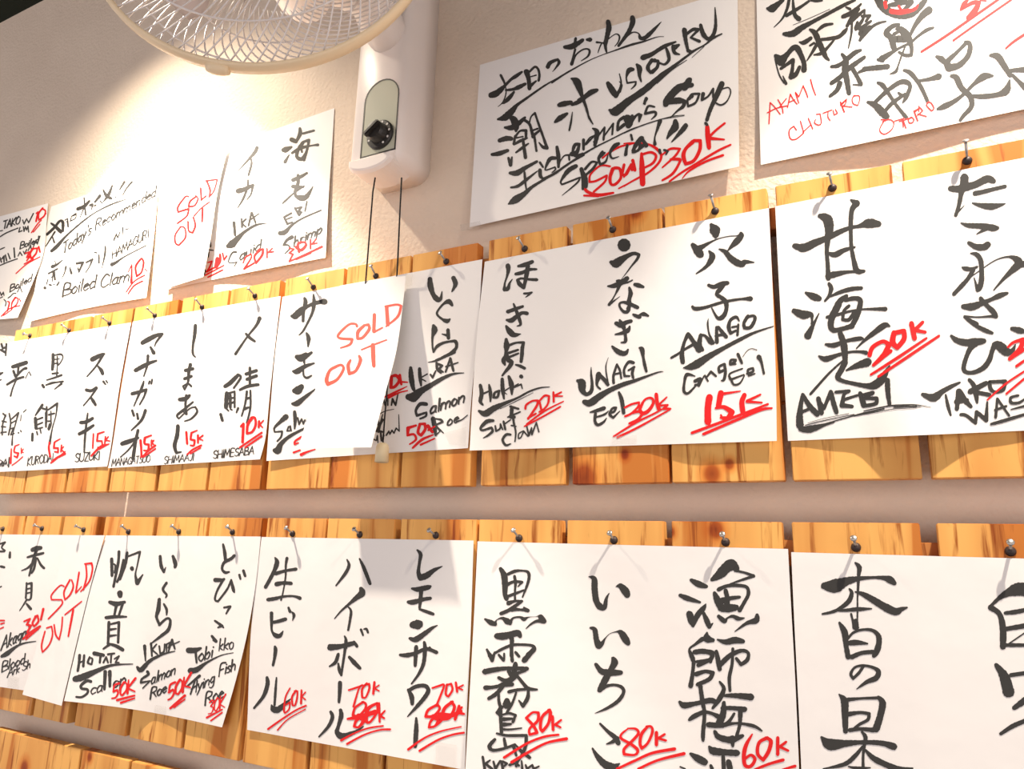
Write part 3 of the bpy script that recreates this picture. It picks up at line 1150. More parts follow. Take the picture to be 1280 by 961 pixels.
755,165,14 720,250,25 660,330,5
785,270,12 788,272,12
870,130,20 825,200,12
940,130,18 890,190,12 855,250,10
185,780,25 240,730,30 330,630,16 480,500,14 600,415,10 750,340,14 895,290,5
T 282,812 556,618 108 11 .15 Today's
T 592,584 1165,262 100 10 .15 Recommended
@ B k a 40 280 7.529
215,345,8 225,380,8
190,400,28 235,380,18 285,340,8
155,465,14 240,420,14
200,440,14 190,540,8
210,450,14 215,520,18
150,520,10 135,570,8
180,500,8 200,490,8
120,600,25 125,600,20
165,570,15 180,575,14
205,565,10 210,570,8
235,575,14 255,545,12
320,400,16 305,460,10 280,510,5
355,410,12 370,460,22
420,370,20 480,360,20 440,450,14
430,410,10 440,440,16
510,360,14 570,330,16 540,400,10 505,455,8
590,265,12 610,270,10
630,290,14 630,365,14
690,210,14 685,290,16 655,420,5
770,150,14 795,90,10 805,130,10 830,70,8
855,35,14 850,105,8
880,50,8 910,42,8
750,380,30 790,360,22 880,300,10 1075,200,8
T 748,330 1098,122 84 9 .1 HAMAGURI
T 282,684 598,596 120 12 .2 Boiled
T 632,606 912,536 124 12 .2 Clam
@ B r a 40 280 7.529
905,450,8 940,380,12 935,550,25
1020,330,18 975,400,20 985,490,20 1030,450,16 1050,360,20 1030,320,16
1060,420,10 1080,440,10
885,640,10 960,540,12 1060,480,12
905,655,12 960,580,14 1040,535,14

@ F r a 960 0 4
716,584,6 702,598,6 708,614,6 722,612,6 730,598,6 718,584,5
678,604,5 684,622,6 690,640,6
656,606,5 680,600,5 704,590,4
@ A k a 0 250 6.0
0,232,8 20,228,6
0,275,8 50,245,8 135,210,8
170,150,8 180,180,8 200,140,8
205,150,8 215,170,8 250,100,8
150,205,8 140,240,8 165,230,8
175,200,8 180,235,8 190,200,8 200,225,8 210,195,8 215,240,8
T 20,216 150,176 58 8 .15 TAKO
@ A k b 0 250 6.0
T 148,368 288,318 50 7 .15 Boiled
0,370,8 35,355,6
0,430,8 10,465,10
15,440,10 30,420,10 30,465,10
40,410,8 50,455,10
60,400,8 75,440,10
105,360,10 110,430,10
0,490,8 60,465,8 130,440,7
135,420,7 150,390,8 165,415,8
175,385,7 185,405,8 200,370,8
210,380,7 230,340,8 235,370,8
250,350,7 270,300,8 280,330,7 300,270,7
@ A k c 0 250 6.0
T 70,692 240,604 52 7 .15 Boiled
0,690,8 10,715,8 25,690,7 30,715,7
0,735,7 20,725,6
30,745,7 45,765,7 40,795,7
60,735,7 80,720,7 100,700,7 120,700,7
130,690,7 150,650,6 165,690,7
@ A r a 0 250 6.0
270,100,8 285,90,14 270,160,14
320,60,14 290,100,12 290,150,12 330,120,12 340,80,12 315,65,12
335,110,10 345,100,8
235,245,8 280,180,10 310,150,8
250,240,8 300,180,8
@ A r b 0 250 6.0
190,400,10 220,390,14 200,430,12 225,420,14 200,455,10
250,360,16 225,400,16 235,440,14 270,400,14 280,360,12 250,365,12
290,350,14 300,390,12
120,550,8 200,480,8 300,425,8
180,480,8 250,440,8
@ A r c 0 250 6.0
55,760,8 70,770,12 55,830,12
115,730,14 90,770,12 85,815,10 125,780,10 135,740,10 115,730,10
145,740,8 155,760,8
10,870,8 70,815,8 150,790,8
25,865,7 90,820,7
@ S1 k a 0 430 5.65
0,215,8 20,200,8
T -20,868 66,856 50 8 .1 DAI
@ S0 k a 0 430 5.65
10,0,14 20,30,14 45,20,12
5,40,14 40,60,14
45,0,14 40,80,10
0,205,10 18,203,10
0,255,8 8,250,8
@ S1 k a 0 430 5.65
90,160,22 140,145,25 185,130,25
130,165,15 125,210,12
95,190,16 110,230,16 160,180,14 185,170,18
50,285,14 110,250,16 165,232,14
120,240,10 90,310,10 75,365,12
205,195,6 218,220,8
180,240,6 200,200,5
0,500,8 20,490,10 40,510,10
40,500,10 20,560,10 15,640,10
0,540,10 45,550,8
0,580,10 40,585,8
0,625,10 45,620,8
65,490,10 75,560,10 60,640,10
80,530,8 130,485,12 110,560,8 90,640,7 85,710,12
75,560,8 110,540,8
70,600,8 95,590,8 75,640,8 100,630,8
150,500,5 145,540,6
165,480,6 185,462,6
130,625,10 132,628,8
145,610,8 150,618,8
0,850,8 20,830,8 25,860,8
35,850,8 45,830,8
65,800,8 60,865,10
@ S1 r a 0 430 5.65
80,740,10 75,840,16
135,708,8 105,720,10
105,725,12 100,760,12 130,770,14 120,800,14 100,790,10
150,735,10 150,770,10
165,740,7 150,760,8 165,765,7
85,855,8 120,830,8 160,795,8
@ S1 k b 30 420 5.65
205,130,20 205,180,20 200,235,18
215,135,8 260,128,12 275,150,8 255,190,8 235,210,8
235,145,10 235,200,10
215,165,8 250,160,6
205,195,10 240,190,8
235,215,8 230,290,10
200,265,12 240,260,12
160,310,8 210,295,12 265,275,14
130,345,16 140,360,16
155,345,10 200,330,14 235,325,10 275,320,12
265,335,14 215,375,6
130,485,16 100,530,14 80,560,8
130,510,12 165,520,12 150,545,8
80,580,20 85,650,20
90,590,10 130,575,12
95,625,10 130,610,10
90,655,10 130,645,10
155,550,14 155,640,12
60,690,16 58,735,16
90,675,10 95,695,10
115,660,10 120,685,8
160,500,12 160,590,10 155,620,10
170,520,10 235,475,14 225,560,8 200,650,8 180,760,16
175,555,12 215,545,10
190,530,8 190,600,10
170,600,10 190,600,10 190,625,10 175,660,12 
180,620,10 170,655,10
T 22,916 205,884 60 8 .1 KURODAI
@ S1 r b 30 420 5.65
180,750,10 175,790,16 185,850,14
255,725,8 220,745,12
215,750,14 210,790,14 240,790,14 240,820,14 215,815,10
265,770,12 260,815,12
280,780,8 265,800,10 285,820,10
190,895,12 230,860,16 290,830,16
200,890,10 290,815,10
@ S1 k c 30 420 5.65
480,165,28 510,150,28 550,130,20 568,125,12
560,130,16 510,210,12 445,285,8
520,210,10 545,240,22 555,265,20
560,320,14 575,340,10
580,315,10 590,330,8
440,380,20 475,385,18 510,360,12
515,365,14 470,430,10 420,490,8
470,430,12 490,460,20 505,485,16
400,610,20 440,605,22 485,580,18
390,690,20 430,670,22 490,630,16
450,545,10 440,620,14 430,720,14 425,820,10
T 358,890 535,872 60 9 .1 SUZUKI
@ S1 r c 30 420 5.65
490,690,12 485,790,12
565,675,10 520,690,14
520,695,14 515,740,14 550,740,12 550,780,14 520,785,10
575,710,12 570,760,12
595,710,10 575,735,10 605,740,10
475,845,14 540,780,16 590,765,12
530,800,8 600,760,8
@ S2 k a 135 390 4.807
205,185,20 240,165,26 290,140,20 325,132,16
320,140,14 290,180,10 280,205,6
255,210,12 275,245,20
165,350,20 210,325,22 250,305,18 290,292,12
240,262,15 235,320,12 215,385,7
250,415,10 245,430,10
265,405,10 260,430,10
145,490,18 185,480,18 230,465,14 215,510,10 190,555,8
215,415,8 200,460,14 155,565,6
145,590,12 155,620,14
175,610,12 180,640,14
225,590,16 200,650,14 140,710,7
85,790,22 130,775,22 180,755,14
180,710,15 165,780,16 150,880,18
160,780,10 120,830,8 75,870,6
T 20,926 252,900 44 6 .15 MANAGATSUO
@ S2 r a 135 390 4.807
195,770,16 200,830,14 200,870,12
260,740,10 220,755,14
220,760,16 220,790,14 245,795,14 240,830,14 215,830,10
262,770,12 260,805,10
275,770,10 262,785,10 275,795,10
205,870,10 240,835,12 285,800,12
215,870,8 285,820,10
@ S2 k b 135 390 4.807
525,80,18 520,140,18 510,200,12 510,250,12 525,270,7
495,315,18 485,360,16 480,420,12 460,465,10 450,445,10 480,430,10 500,445,12
465,350,18 510,340,16
460,400,16 500,385,16
430,525,20 465,520,22 490,500,14
470,500,14 465,560,12 470,610,16 455,600,8
510,540,10 450,590,14 415,620,12 425,640,8 490,580,8 525,570,10 535,600,12 500,640,10 460,655,7
420,685,20 415,740,20 400,800,20 410,845,14 440,840,7
T 332,912 515,890 44 6 .15 SHIMAAJI
@ S2 r b 135 390 4.807
470,720,14 475,790,14
535,710,8 500,725,12
500,730,14 495,765,12 520,770,14 515,800,12 495,800,10
540,740,14 540,785,12
570,740,10 545,760,10 570,770,8
475,855,10 510,825,12 560,800,12
495,850,8 555,815,10
@ S2 k c 255 380 4.578
318,80,20 300,120,14 245,190,10 180,285,14
240,170,12 265,195,16 290,212,12
120,470,18 150,450,22 195,405,16
195,405,14 210,420,12 170,480,10 
130,510,20 125,590,20
140,510,10 175,500,10 175,590,10
150,520,14 150,590,14
135,540,10 175,535,10
135,570,10 175,560,12
95,630,14 105,665,14
130,600,10 140,610,8
150,600,8 160,605,8
195,595,12 185,620,8
240,400,16 300,380,16
245,430,16 300,410,16
205,490,12 250,470,16 310,460,14
262,365,14 262,470,12
245,500,12 235,570,10 215,640,8
265,495,10 265,590,10 245,680,10
245,540,12 265,535,10
230,600,14 255,590,10
T 50,884 285,858 46 7 .1 SHIMESABA
@ S2 r c 255 380 4.578
210,700,12 225,685,16 220,790,16
275,650,18 250,690,16 245,740,14 275,730,14 295,690,14 290,650,14 270,650,14
315,670,14 312,705,12
340,665,8 318,690,10 335,705,8
205,820,12 330,735,12
235,820,10 330,755,12
@ S6 k a 0 660 4.808
0,95,10 30,85,12 10,115,10 30,135,10
0,140,12 25,140,12
60,145,12 58,175,16
5,230,14 25,235,14
0,355,8 8,350,8
@ S6 r a 0 660 4.808
0,555,10 25,555,10
5,575,10 25,570,8
0,605,8 20,595,8
@ S6 k b 0 660 4.808
195,130,26 220,122,30 245,118,22
165,175,12 200,165,16 260,150,14
220,130,18 200,190,16 175,285,12
215,180,16 205,240,14 190,270,10
190,215,12 165,240,12 130,255,7
225,180,10 245,220,14 265,240,14
160,330,12 155,420,12
165,335,10 190,330,14 185,420,12 160,430,10
165,365,10 185,360,8
165,390,10 185,385,8
160,430,12 135,470,8 118,495,6
160,455,12 185,485,16
10,770,18 40,755,28 100,710,14 150,690,10 215,680,5
T 4,735 168,655 84 9 .2 Akagai
T 8,866 150,812 62 8 .15 Blood
T 44,896 182,838 52 7 .15 Ark Sh
@ S6 r b 0 660 4.808
145,560,10 180,545,12 160,580,12 185,585,14 165,625,12
215,530,14 195,570,12 205,590,12 230,560,12 225,525,12 210,530,10
260,485,14 245,550,12
140,665,12 180,630,16 240,590,14
155,670,8 230,605,10
@ SO3 r - 0 660 4.808
385,350,8 360,345,8 310,400,9 310,430,9 370,430,9 370,460,9 290,545,9
420,310,10 385,380,10 390,430,9 420,400,10 440,350,10 430,310,8
475,265,10 455,385,10
455,390,8 490,350,6
515,215,10 520,290,10 500,370,10
510,215,10 550,210,12 555,250,10 535,320,9 485,380,8
270,620,9 250,700,10 255,745,9 295,700,9 315,640,9 310,590,9 280,600,9
325,580,9 335,640,10 355,670,9 370,600,9 375,535,9
390,520,8 440,480,9 490,440,7
440,490,12 425,570,12 410,650,9
@ S7 k a 80 670 4.369
260,125,18 262,215,16
265,150,8 280,160,10 275,200,8
300,85,16 295,150,14 270,275,14
325,130,14 310,200,14 290,250,12
345,90,14 335,150,16 305,235,14
350,110,10 415,85,12 400,160,8 390,210,10 400,255,24 430,210,7
370,175,22 372,180,20
305,310,30 306,325,26
250,360,18 285,370,26 330,360,16
285,380,16 275,430,12
320,370,14 300,430,12
230,445,18 280,440,18 340,440,10
245,470,16 240,590,14
255,480,10 300,470,14 295,580,14
255,510,14 285,505,8
250,545,14 285,540,8
250,590,16 215,615,10
255,590,14 285,600,18 320,620,20
85,650,16 82,690,14 75,735,14
110,650,12 105,710,14
85,690,10 110,680,8
140,660,10 130,690,12 150,700,10 155,670,10 140,665,8
165,640,22 215,650,18
200,645,12 195,690,12
215,690,10 230,660,10 240,690,10
240,645,12 275,640,10
258,645,10 255,690,10
275,670,8 300,655,10 280,690,8 300,690,8
60,780,30 100,770,36 180,735,24 260,705,14 375,698,5
225,740,20 220,835,14
250,740,20 250,820,14
T 140,868 212,846 62 8 .15 ca
T 262,832 338,806 66 9 .15 op
T 62,890 132,866 88 15 .3 S
@ S7 r a 80 670 4.369
290,895,14 385,870,10
310,910,12 385,885,8
T 258,892 388,846 74 11 .1 50K
@ S7 k b 80 670 4.369
525,110,16 530,160,18 545,195,14 555,170,5
595,110,16 608,150,22 605,170,14
560,255,14 540,290,14 560,320,12 555,335,8
520,345,18 515,400,22 505,440,16 520,480,14
545,370,10 560,400,14 560,430,8
545,370,8 555,385,8
520,485,14 560,450,12 580,460,14 570,510,18 530,545,16 470,590,6
440,600,18 445,680,8
475,585,12 480,655,10
505,590,8 480,620,10 510,645,8
520,600,10 525,640,10 545,630,10 550,590,10
560,590,10 560,630,8
560,590,8 580,580,10 570,610,8
590,565,12 570,630,8
590,565,12 605,615,10
575,600,8 630,575,7
400,715,14 420,730,26 470,680,18 540,645,12 605,628,5
455,740,16 460,755,14 425,780,12 420,800,12 470,790,8 430,830,7
T 472,812 608,752 62 8 .15 almon
T 468,892 560,850 62 9 .15 Roe
@ S7 r b 80 670 4.369
580,940,12 660,870,14
600,935,10 660,890,8
T 562,900 690,826 80 12 .1 50K
@ S7 k c 210 670 3.925
270,40,10 278,80,16 282,125,14
325,95,14 310,110,16 275,130,14 265,160,12 280,178,14 300,175,8
232,215,22 265,215,16 275,210,12
270,215,12 240,270,10 230,310,10 245,320,10 290,260,10 310,215,10 320,260,16 325,275,8
350,190,12 355,210,10
370,170,14 378,195,12
275,350,10 305,345,12 285,380,8
230,415,10 265,440,14 245,448,8
265,440,10 272,448,8
215,490,12 235,515,16 220,510,6
100,560,26 130,560,26 160,550,12
135,565,12 140,620,10
110,660,28 140,655,26 190,620,12 260,585,6 320,572,4
95,735,8 155,685,14
115,750,8 150,725,8
135,700,8 110,775,8
T 146,618 222,594 66 8 .12 obi
T 246,562 322,552 58 7 .12 kko
T 130,768 228,716 58 7 .15 lying
T 248,690 330,656 60 8 .15 Fish
T 180,830 272,790 62 8 .12 Roe
@ S7 r c 210 670 3.925
190,890,10 265,850,8
210,905,8 265,865,8
T 194,876 280,838 66 7 .1 30K
"""
# ---------------------------------------------------------------- boards in three rows on battens
ZU0, ZU1 = CAMZ + .085, CAMZ + .463
ZL0, ZL1 = CAMZ - .338, CAMZ + .037
ZT0, ZT1 = CAMZ - .75, CAMZ - .374
for z0, lab in ((ZU1 - .05, 'horizontal wooden batten behind the top edge of the upper board row'),
                (ZU0 + .10, 'horizontal wooden batten behind the lower part of the upper board row'),
                (ZL1 - .05, 'horizontal wooden batten behind the top edge of the middle board row'),
                (ZL0 + .10, 'horizontal wooden batten behind the lower part of the middle board row'),
                (ZT1 - .06, 'horizontal wooden batten behind the bottom left boards')):
    tag(from_bm('mounting_batten', box_bm(-1.80, .75 if z0 > ZT1 else -.95, .0185, WALL, z0, z0 + .03, .001), M_BATTEN), lab, 'wooden batten', 'battens holding the board rows')
def nail(head, base, parent):
    b = Vector(P(*base, 0)); h = Vector(P(*head, .017)); h.x = .6 * h.x + .4 * b.x
    ax = (h - b).normalized()
    n = from_bm('nail', tube(bmesh.new(), [b - ax * .006, h], .0016, 8), M_STEEL, parent, True)
    hd = from_bm('nail_head', lathe(bmesh.new(), [(0, -.0006), (.0036, -.0006), (.0038, .0002), (.0030, .0010), (0, .0013)], axis_matrix(h, ax), 14), M_STEEL, n, True)
    ws = from_bm('nail_collar', lathe(bmesh.new(), [(.0052, -.001), (.0052, .0012), (.0042, .0032), (.0024, .0046), (0, .0050)], axis_matrix(b, (0, -1, .25)), 16), M_DARKIRON, n, True)
    for o in (hd, ws): o.matrix_parent_inverse = Matrix.Translation(-Vector(parent.location)) @ Matrix.Identity(4); o.matrix_parent_inverse = n.matrix_parent_inverse.copy(); o.matrix_parent_inverse = Matrix.Identity(4)
    return n
def board(x0, x1, z0, z1, dish, row, nl=None, knots=(), tilt=0.0):
    xm = (x0 + x1) / 2
    e = empty('menu_board', (xm, .009, z0))
    tag(e, f'pine board {dish}', 'wooden board', row)
    bm = box_bm(x0, x1, 0, .018, z0, z1, .0009)
    if tilt:
        for v in bm.verts: v.co.x += tilt * (v.co.z - z0)
    mt = pine('pine_plank_knotty', PINE_L, PINE_D, knots) if knots else M_PINE
    from_bm('plank', bm, mt, e)
    if nl: nail(nl[0], nl[1], e)
    return e
def KN(px, py, r): p = P(px, py, 0); return (p[0], p[1], p[2], r)
GU, GL, GT = 'pine boards of the upper row', 'pine boards of the middle row', 'pine boards of the bottom row'
for x0, x1, dish, nl, kn in (
    (-1.775, -1.636, 'behind the leftmost dish of the sea bream sheet', ((30, 417), (38, 419.5)), ()),
    (-1.631, -1.495, 'behind the middle dish of the sea bream sheet', ((75.5, 405.5), (87, 413)), ()),
    (-1.487, -1.358, 'behind the right dish of the sea bream sheet', ((127.5, 397), (137.5, 404)), ()),
    (-1.350, -1.217, 'behind the left dish of the SHIMESABA sheet', ((182.5, 385.5), (194, 394.5)), ()),
    (-1.208, -1.080, 'behind the middle dish of the SHIMESABA sheet', ((244.5, 374), (253, 384)), ()),
    (-1.074, -.948, 'behind the right dish of the SHIMESABA sheet', ((310, 360.5), (319, 370)), ()),
    (-.934, -.798, 'behind the salmon dish of the upper row', ((384, 348), (392, 359)), ()),
    (-.795, -.663, 'behind the swinging SOLD OUT slip of the upper row', ((464, 332), (470, 345)), ()),
    (-.656, -.533, 'behind the IKURA dish of the upper row', ((549, 316), (558, 327)), ()),
    (-.516, -.386, 'behind the Hokki surf clam dish', ((646, 297.5), (656, 311)), ()),
    (-.374, -.242, 'behind the UNAGI eel dish', ((760, 272), (766, 287)), (KN(781, 568, .006), KN(730, 598, .018), KN(795, 263, .011))),
    (-.238, -.104, 'behind the ANAGO conger eel dish', ((887, 244), (894, 264)), (KN(890, 592, .011), KN(912, 580, .006))),
    (-.095, .038, 'behind the AMEBI shrimp dish', ((1035.5, 217), (1040.5, 235)), ()),
    (.047, .178, 'behind the TAKO WASABI dish at the right edge', ((1206, 176), (1209, 201)), ())):
    board(x0, x1, ZU0, ZU1, dish, GU, nl, kn, random.uniform(-.008, .008))
for x0, x1, dish, nl, kn in (
    (-1.757, -1.612, 'of the middle row at the far left edge', ((0, 659), (4, 661)), ()),
    (-1.605, -1.486, 'behind the red shellfish dish marked 30', ((42.5, 656), (53, 660.5)), ()),
    (-1.477, -1.372, 'behind the thin SOLD OUT slip of the middle row', ((94, 657), (105, 662)), ()),
    (-1.350, -1.208, 'behind the HOTATE scallop dish', ((152.5, 657), (161, 664.5)), ()),
    (-1.196, -1.066, 'behind the IKURA salmon roe dish of the middle row', ((214.5, 657), (224, 664.5)), ()),
    (-1.059, -.934, 'behind the Tobikko flying fish roe dish', ((285.5, 658), (291, 665)), ()),
    (-.926, -.798, 'behind the draft beer priced 60K', ((357.5, 659.5), (366, 667)), ()),
    (-.790, -.660, 'behind the highball column of the drinks sheet', ((443, 661), (450, 668)), ()),
    (-.653, -.522, 'behind the lemon sour column of the drinks sheet', ((535.5, 662.5), (545, 669)), ()),
    (-.515, -.389, 'behind the left column of the shochu sheet', ((641, 662.5), (649, 672.5)), ()),
    (-.379, -.249, 'behind the middle column of the shochu sheet', ((762, 666), (767.5, 675)), ()),
    (-.238, -.108, 'behind the right 60K column of the shochu sheet', ((902.5, 667.5), (907, 677.5)), (KN(838, 665, .006), KN(895, 662, .010))),
    (-.098, .032, 'behind the left column of the bottom right sheet', ((1066, 672.5), (1070, 684)), ()),
    (.045, .176, 'behind the cut-off column of the bottom right sheet', ((1262, 677.5), (1263, 689)), ())):
    board(x0, x1, ZL0, ZL1, dish, GL, nl, kn, random.uniform(-.008, .008))
for x0, x1, dish, kn in ((-1.60, -1.321, 'in the bottom left corner, wide and yellow', (KN(30, 960, .012),)),
                         (-1.316, -1.187, 'of the bottom row with a dark knot near its top corner', (KN(112, 946, .007),)),
                         (-1.181, -1.05, 'of the bottom row right of the knotty one', ())):
    board(x0, x1, ZT0, ZT1, dish, GT, None, kn)

# ---------------------------------------------------------------- sheets and their hand lettering
def interp(pts, t):
    """point at fraction t of the height along a polyline (list of pixel points, evenly re-parametrised by length)"""
    L = [0]
    for a, b in zip(pts, pts[1:]): L.append(L[-1] + math.hypot(b[0] - a[0], b[1] - a[1]))
    s = t * L[-1]
    for i in range(len(pts) - 1):
        if s <= L[i + 1] or i == len(pts) - 2:
            k = (s - L[i]) / (L[i + 1] - L[i])
            return (pts[i][0] + (pts[i + 1][0] - pts[i][0]) * k, pts[i][1] + (pts[i + 1][1] - pts[i][1]) * k)
def smooth_poly(pts):
    if len(pts) < 3: return pts
    out = []
    P4 = [pts[0]] + list(pts) + [pts[-1]]
    for i in range(1, len(P4) - 2):
        p0, p1, p2, p3 = (np.array(q, float) for q in P4[i - 1:i + 3])
        for k in range(8):
            t = k / 8
            out.append(tuple(.5 * ((2 * p1) + (p2 - p0) * t + (2 * p0 - 5 * p1 + 4 * p2 - p3) * t * t + (3 * p1 - p0 - 3 * p2 + p3) * t ** 3)))
    out.append(tuple(pts[-1]))
    return out
class Sheet:
    def __init__(s, left, right, d0, bottom, power=2.2, wave=.0009, sag=0.0, nu=40, nv=30, lean=0.0):
        s.left, s.right = smooth_poly(left), smooth_poly(right)
        s.d0, s.bottom, s.power, s.wave, s.sag, s.nu, s.nv = d0, bottom, power, wave, sag, nu, nv
        a, b, c2 = P(*left[0]), P(*right[0]), P(*left[-1])
        s.x0, s.x1, s.zt, s.h = a[0], b[0], a[2], a[2] - c2[2]
        s.ph = random.uniform(0, 6)
    def d(s, px, py):
        q = P(px, py)
        u = min(1, max(0, (q[0] - s.x0) / (s.x1 - s.x0))); v = min(1.05, max(0, (s.zt - q[2]) / s.h))
        B = s.bottom; t = u * (len(B) - 1); i = min(int(t), len(B) - 2); k = t - i; k = k * k * (3 - 2 * k)
        return s.d0 + (B[i] * (1 - k) + B[i + 1] * k) * v ** s.power + s.wave * (1 + math.sin(7 * u + s.ph + 2 * v)) * .5 * min(1, 2 * v) - .0009 * (abs(math.sin(3 * math.pi * u)) - 1) * min(1, 3 * v)
    def at(s, px, py, up=0.0): return P(px, py, s.d(px, py) + up)
    def paper(s, parent):
        V, F = [], []
        for j in range(s.nv + 1):
            l, r = interp(s.left, j / s.nv), interp(s.right, j / s.nv)
            for i in range(s.nu + 1):
                u = i / s.nu
                sg_ = s.sag * math.sin(math.pi * u) * (j / s.nv) ** 2
                V.append(s.at(l[0] + (r[0] - l[0]) * u, l[1] + (r[1] - l[1]) * u + sg_))
        n = s.nu + 1
        for j in range(s.nv):
            for i in range(s.nu): F.append((j * n + i, (j + 1) * n + i, (j + 1) * n + i + 1, j * n + i + 1))
        return mesh('paper', V, F, M_PAPER, parent, True)
# plain single-stroke handwriting for the small words: advance, then strokes as x,y (cap height 1)
GLYPH = {}
for ln in """A .72;0,0 .36,1 .7,0;.14,.38 .58,.38
B .66;.06,0 .06,1 .5,.9 .5,.6 .06,.52 .62,.4 .6,.1 .06,0
C .68;.62,.82 .36,1 .06,.6 .1,.2 .38,0 .64,.18
D .7;.06,0 .06,1 .5,.86 .64,.5 .5,.12 .06,0
E .6;.56,1 .06,1 .06,0 .56,0;.06,.52 .46,.52
F .58;.56,1 .06,1 .06,0;.06,.52 .44,.52
G .72;.62,.84 .36,1 .06,.6 .1,.16 .4,0 .64,.2 .64,.45 .4,.45
H .7;.06,0 .06,1;.62,0 .62,1;.06,.5 .62,.5
I .24;.12,0 .12,1
J .5;.42,1 .42,.2 .24,0 .04,.16
K .66;.06,0 .06,1;.58,1 .06,.42 .62,0
M .84;.04,0 .12,1 .4,.25 .68,1 .78,0
N .7;.06,0 .06,1 .62,0 .62,1
O .76;.38,1 .08,.7 .1,.22 .38,0 .68,.26 .66,.76 .38,1
R .66;.06,0 .06,1 .54,.88 .5,.6 .06,.5;.26,.5 .62,0
S .62;.56,.86 .32,1 .08,.8 .2,.58 .52,.4 .52,.12 .28,0 .04,.14
T .64;.32,0 .32,1;.02,1 .62,1
U .7;.06,1 .06,.24 .32,0 .6,.22 .62,1
Z .62;.06,1 .56,1 .06,0 .58,0
a .52;.42,.5 .2,.55 .05,.3 .14,.02 .36,.12 .42,.5;.42,.52 .4,.1 .5,0
b .52;.07,1 .07,0;.07,.38 .3,.54 .46,.3 .3,0 .07,.1
c .46;.42,.46 .22,.55 .06,.3 .18,.02 .42,.1
d .54;.42,.48 .2,.54 .06,.28 .18,0 .42,.14;.44,1 .44,0
e .48;.08,.28 .42,.34 .3,.55 .1,.42 .08,.16 .24,0 .44,.1
g .52;.42,.5 .2,.55 .06,.32 .18,.08 .42,.2;.43,.54 .42,-.2 .22,-.34 .06,-.22
h .52;.07,1 .07,0;.07,.36 .28,.55 .42,.42 .43,0
i .22;.11,.54 .11,0;.11,.78 .12,.8
k .5;.07,1 .07,0;.4,.54 .08,.26 .44,0
l .22;.11,1 .11,0
m .78;.06,.54 .06,0;.06,.36 .24,.55 .38,.4 .38,0;.38,.36 .56,.55 .68,.4 .69,0
n .52;.07,.54 .07,0;.07,.36 .28,.55 .42,.42 .43,0
o .5;.25,.55 .06,.38 .1,.1 .25,0 .42,.14 .42,.42 .25,.55
p .52;.07,.54 .07,-.34;.07,.4 .3,.55 .46,.32 .3,.02 .07,.12
q .52;.42,.5 .2,.55 .06,.3 .18,.02 .42,.14;.44,.54 .44,-.34
r .4;.07,.54 .07,0;.07,.34 .22,.54 .38,.5
s .42;.36,.48 .2,.55 .08,.42 .3,.24 .3,.06 .06,.04
t .36;.16,.86 .16,.1 .32,.02;.02,.56 .32,.56
u .52;.06,.54 .07,.14 .24,0 .42,.16;.43,.54 .44,0
y .5;.06,.54 .24,.08;.44,.54 .2,-.1 .06,-.32
0 .62;.32,1 .08,.66 .1,.22 .3,0 .54,.3 .54,.76 .32,1
3 .58;.1,.88 .36,1 .5,.8 .22,.54 .52,.34 .4,.04 .06,.06
5 .58;.5,1 .12,1 .1,.58;.1,.56 .42,.6 .52,.3 .36,.02 .06,.06""".splitlines():
    k, rest = ln[0], ln[2:].split(';')
    GLYPH[k] = (float(rest[0]), [[tuple(float(a) for a in p.split(',')) for p in st.split()] for st in rest[1:]])
GLYPH["'"] = (.16, [[(.1, 1.0), (.07, .8)]]); GLYPH[' '] = (.3, [])
def words(ln, ox, oy, sc):
    _, a, b, h, wd, sl, text = ln.split(None, 6)
    a, b = (np.array([float(q) for q in p.split(',')]) for p in (a, b)); h, wd, sl = float(h), float(wd), float(sl)
    tot = sum(GLYPH[c][0] for c in text); dirv = (b - a) / tot; up = np.array([sl * h, -h]); x = 0; out = []
    for c in text:
        adv, sts = GLYPH[c]
        for st in sts:
            q = [a + dirv * (x + px_ + .03 * random.uniform(-1, 1)) + up * (py_ + .025 * random.uniform(-1, 1)) for px_, py_ in st]
            n = len(q); out.append([(ox + p[0] / sc, oy + p[1] / sc, wd * (1.1 - .35 * i / max(1, n - 1)) / sc) for i, p in enumerate(q)])
        x += adv
    return out
def parse(txt):
    out = {}; cur = None
    for ln in txt.strip().splitlines():
        ln = ln.strip()
        if not ln: continue
        if ln[0] == '@':
            _, sid, kind, col, ox, oy, sc = ln.split(); ox, oy, sc = float(ox), float(oy), float(sc)
            cur = out.setdefault((sid, kind, col), [])
        elif ln[0] == 'T': (cur if kind == 'r' else out.setdefault((sid, 'p', ln), [])).extend(words(ln, ox, oy, sc))
        else:
            st = []; wd = 10.0
            for tok in ln.split():
                q = [float(a) for a in tok.split(',')]
                if len(q) > 2: wd = q[2]
                st.append((ox + q[0] / sc, oy + q[1] / sc, wd / sc))
            cur.append(st)
    return out
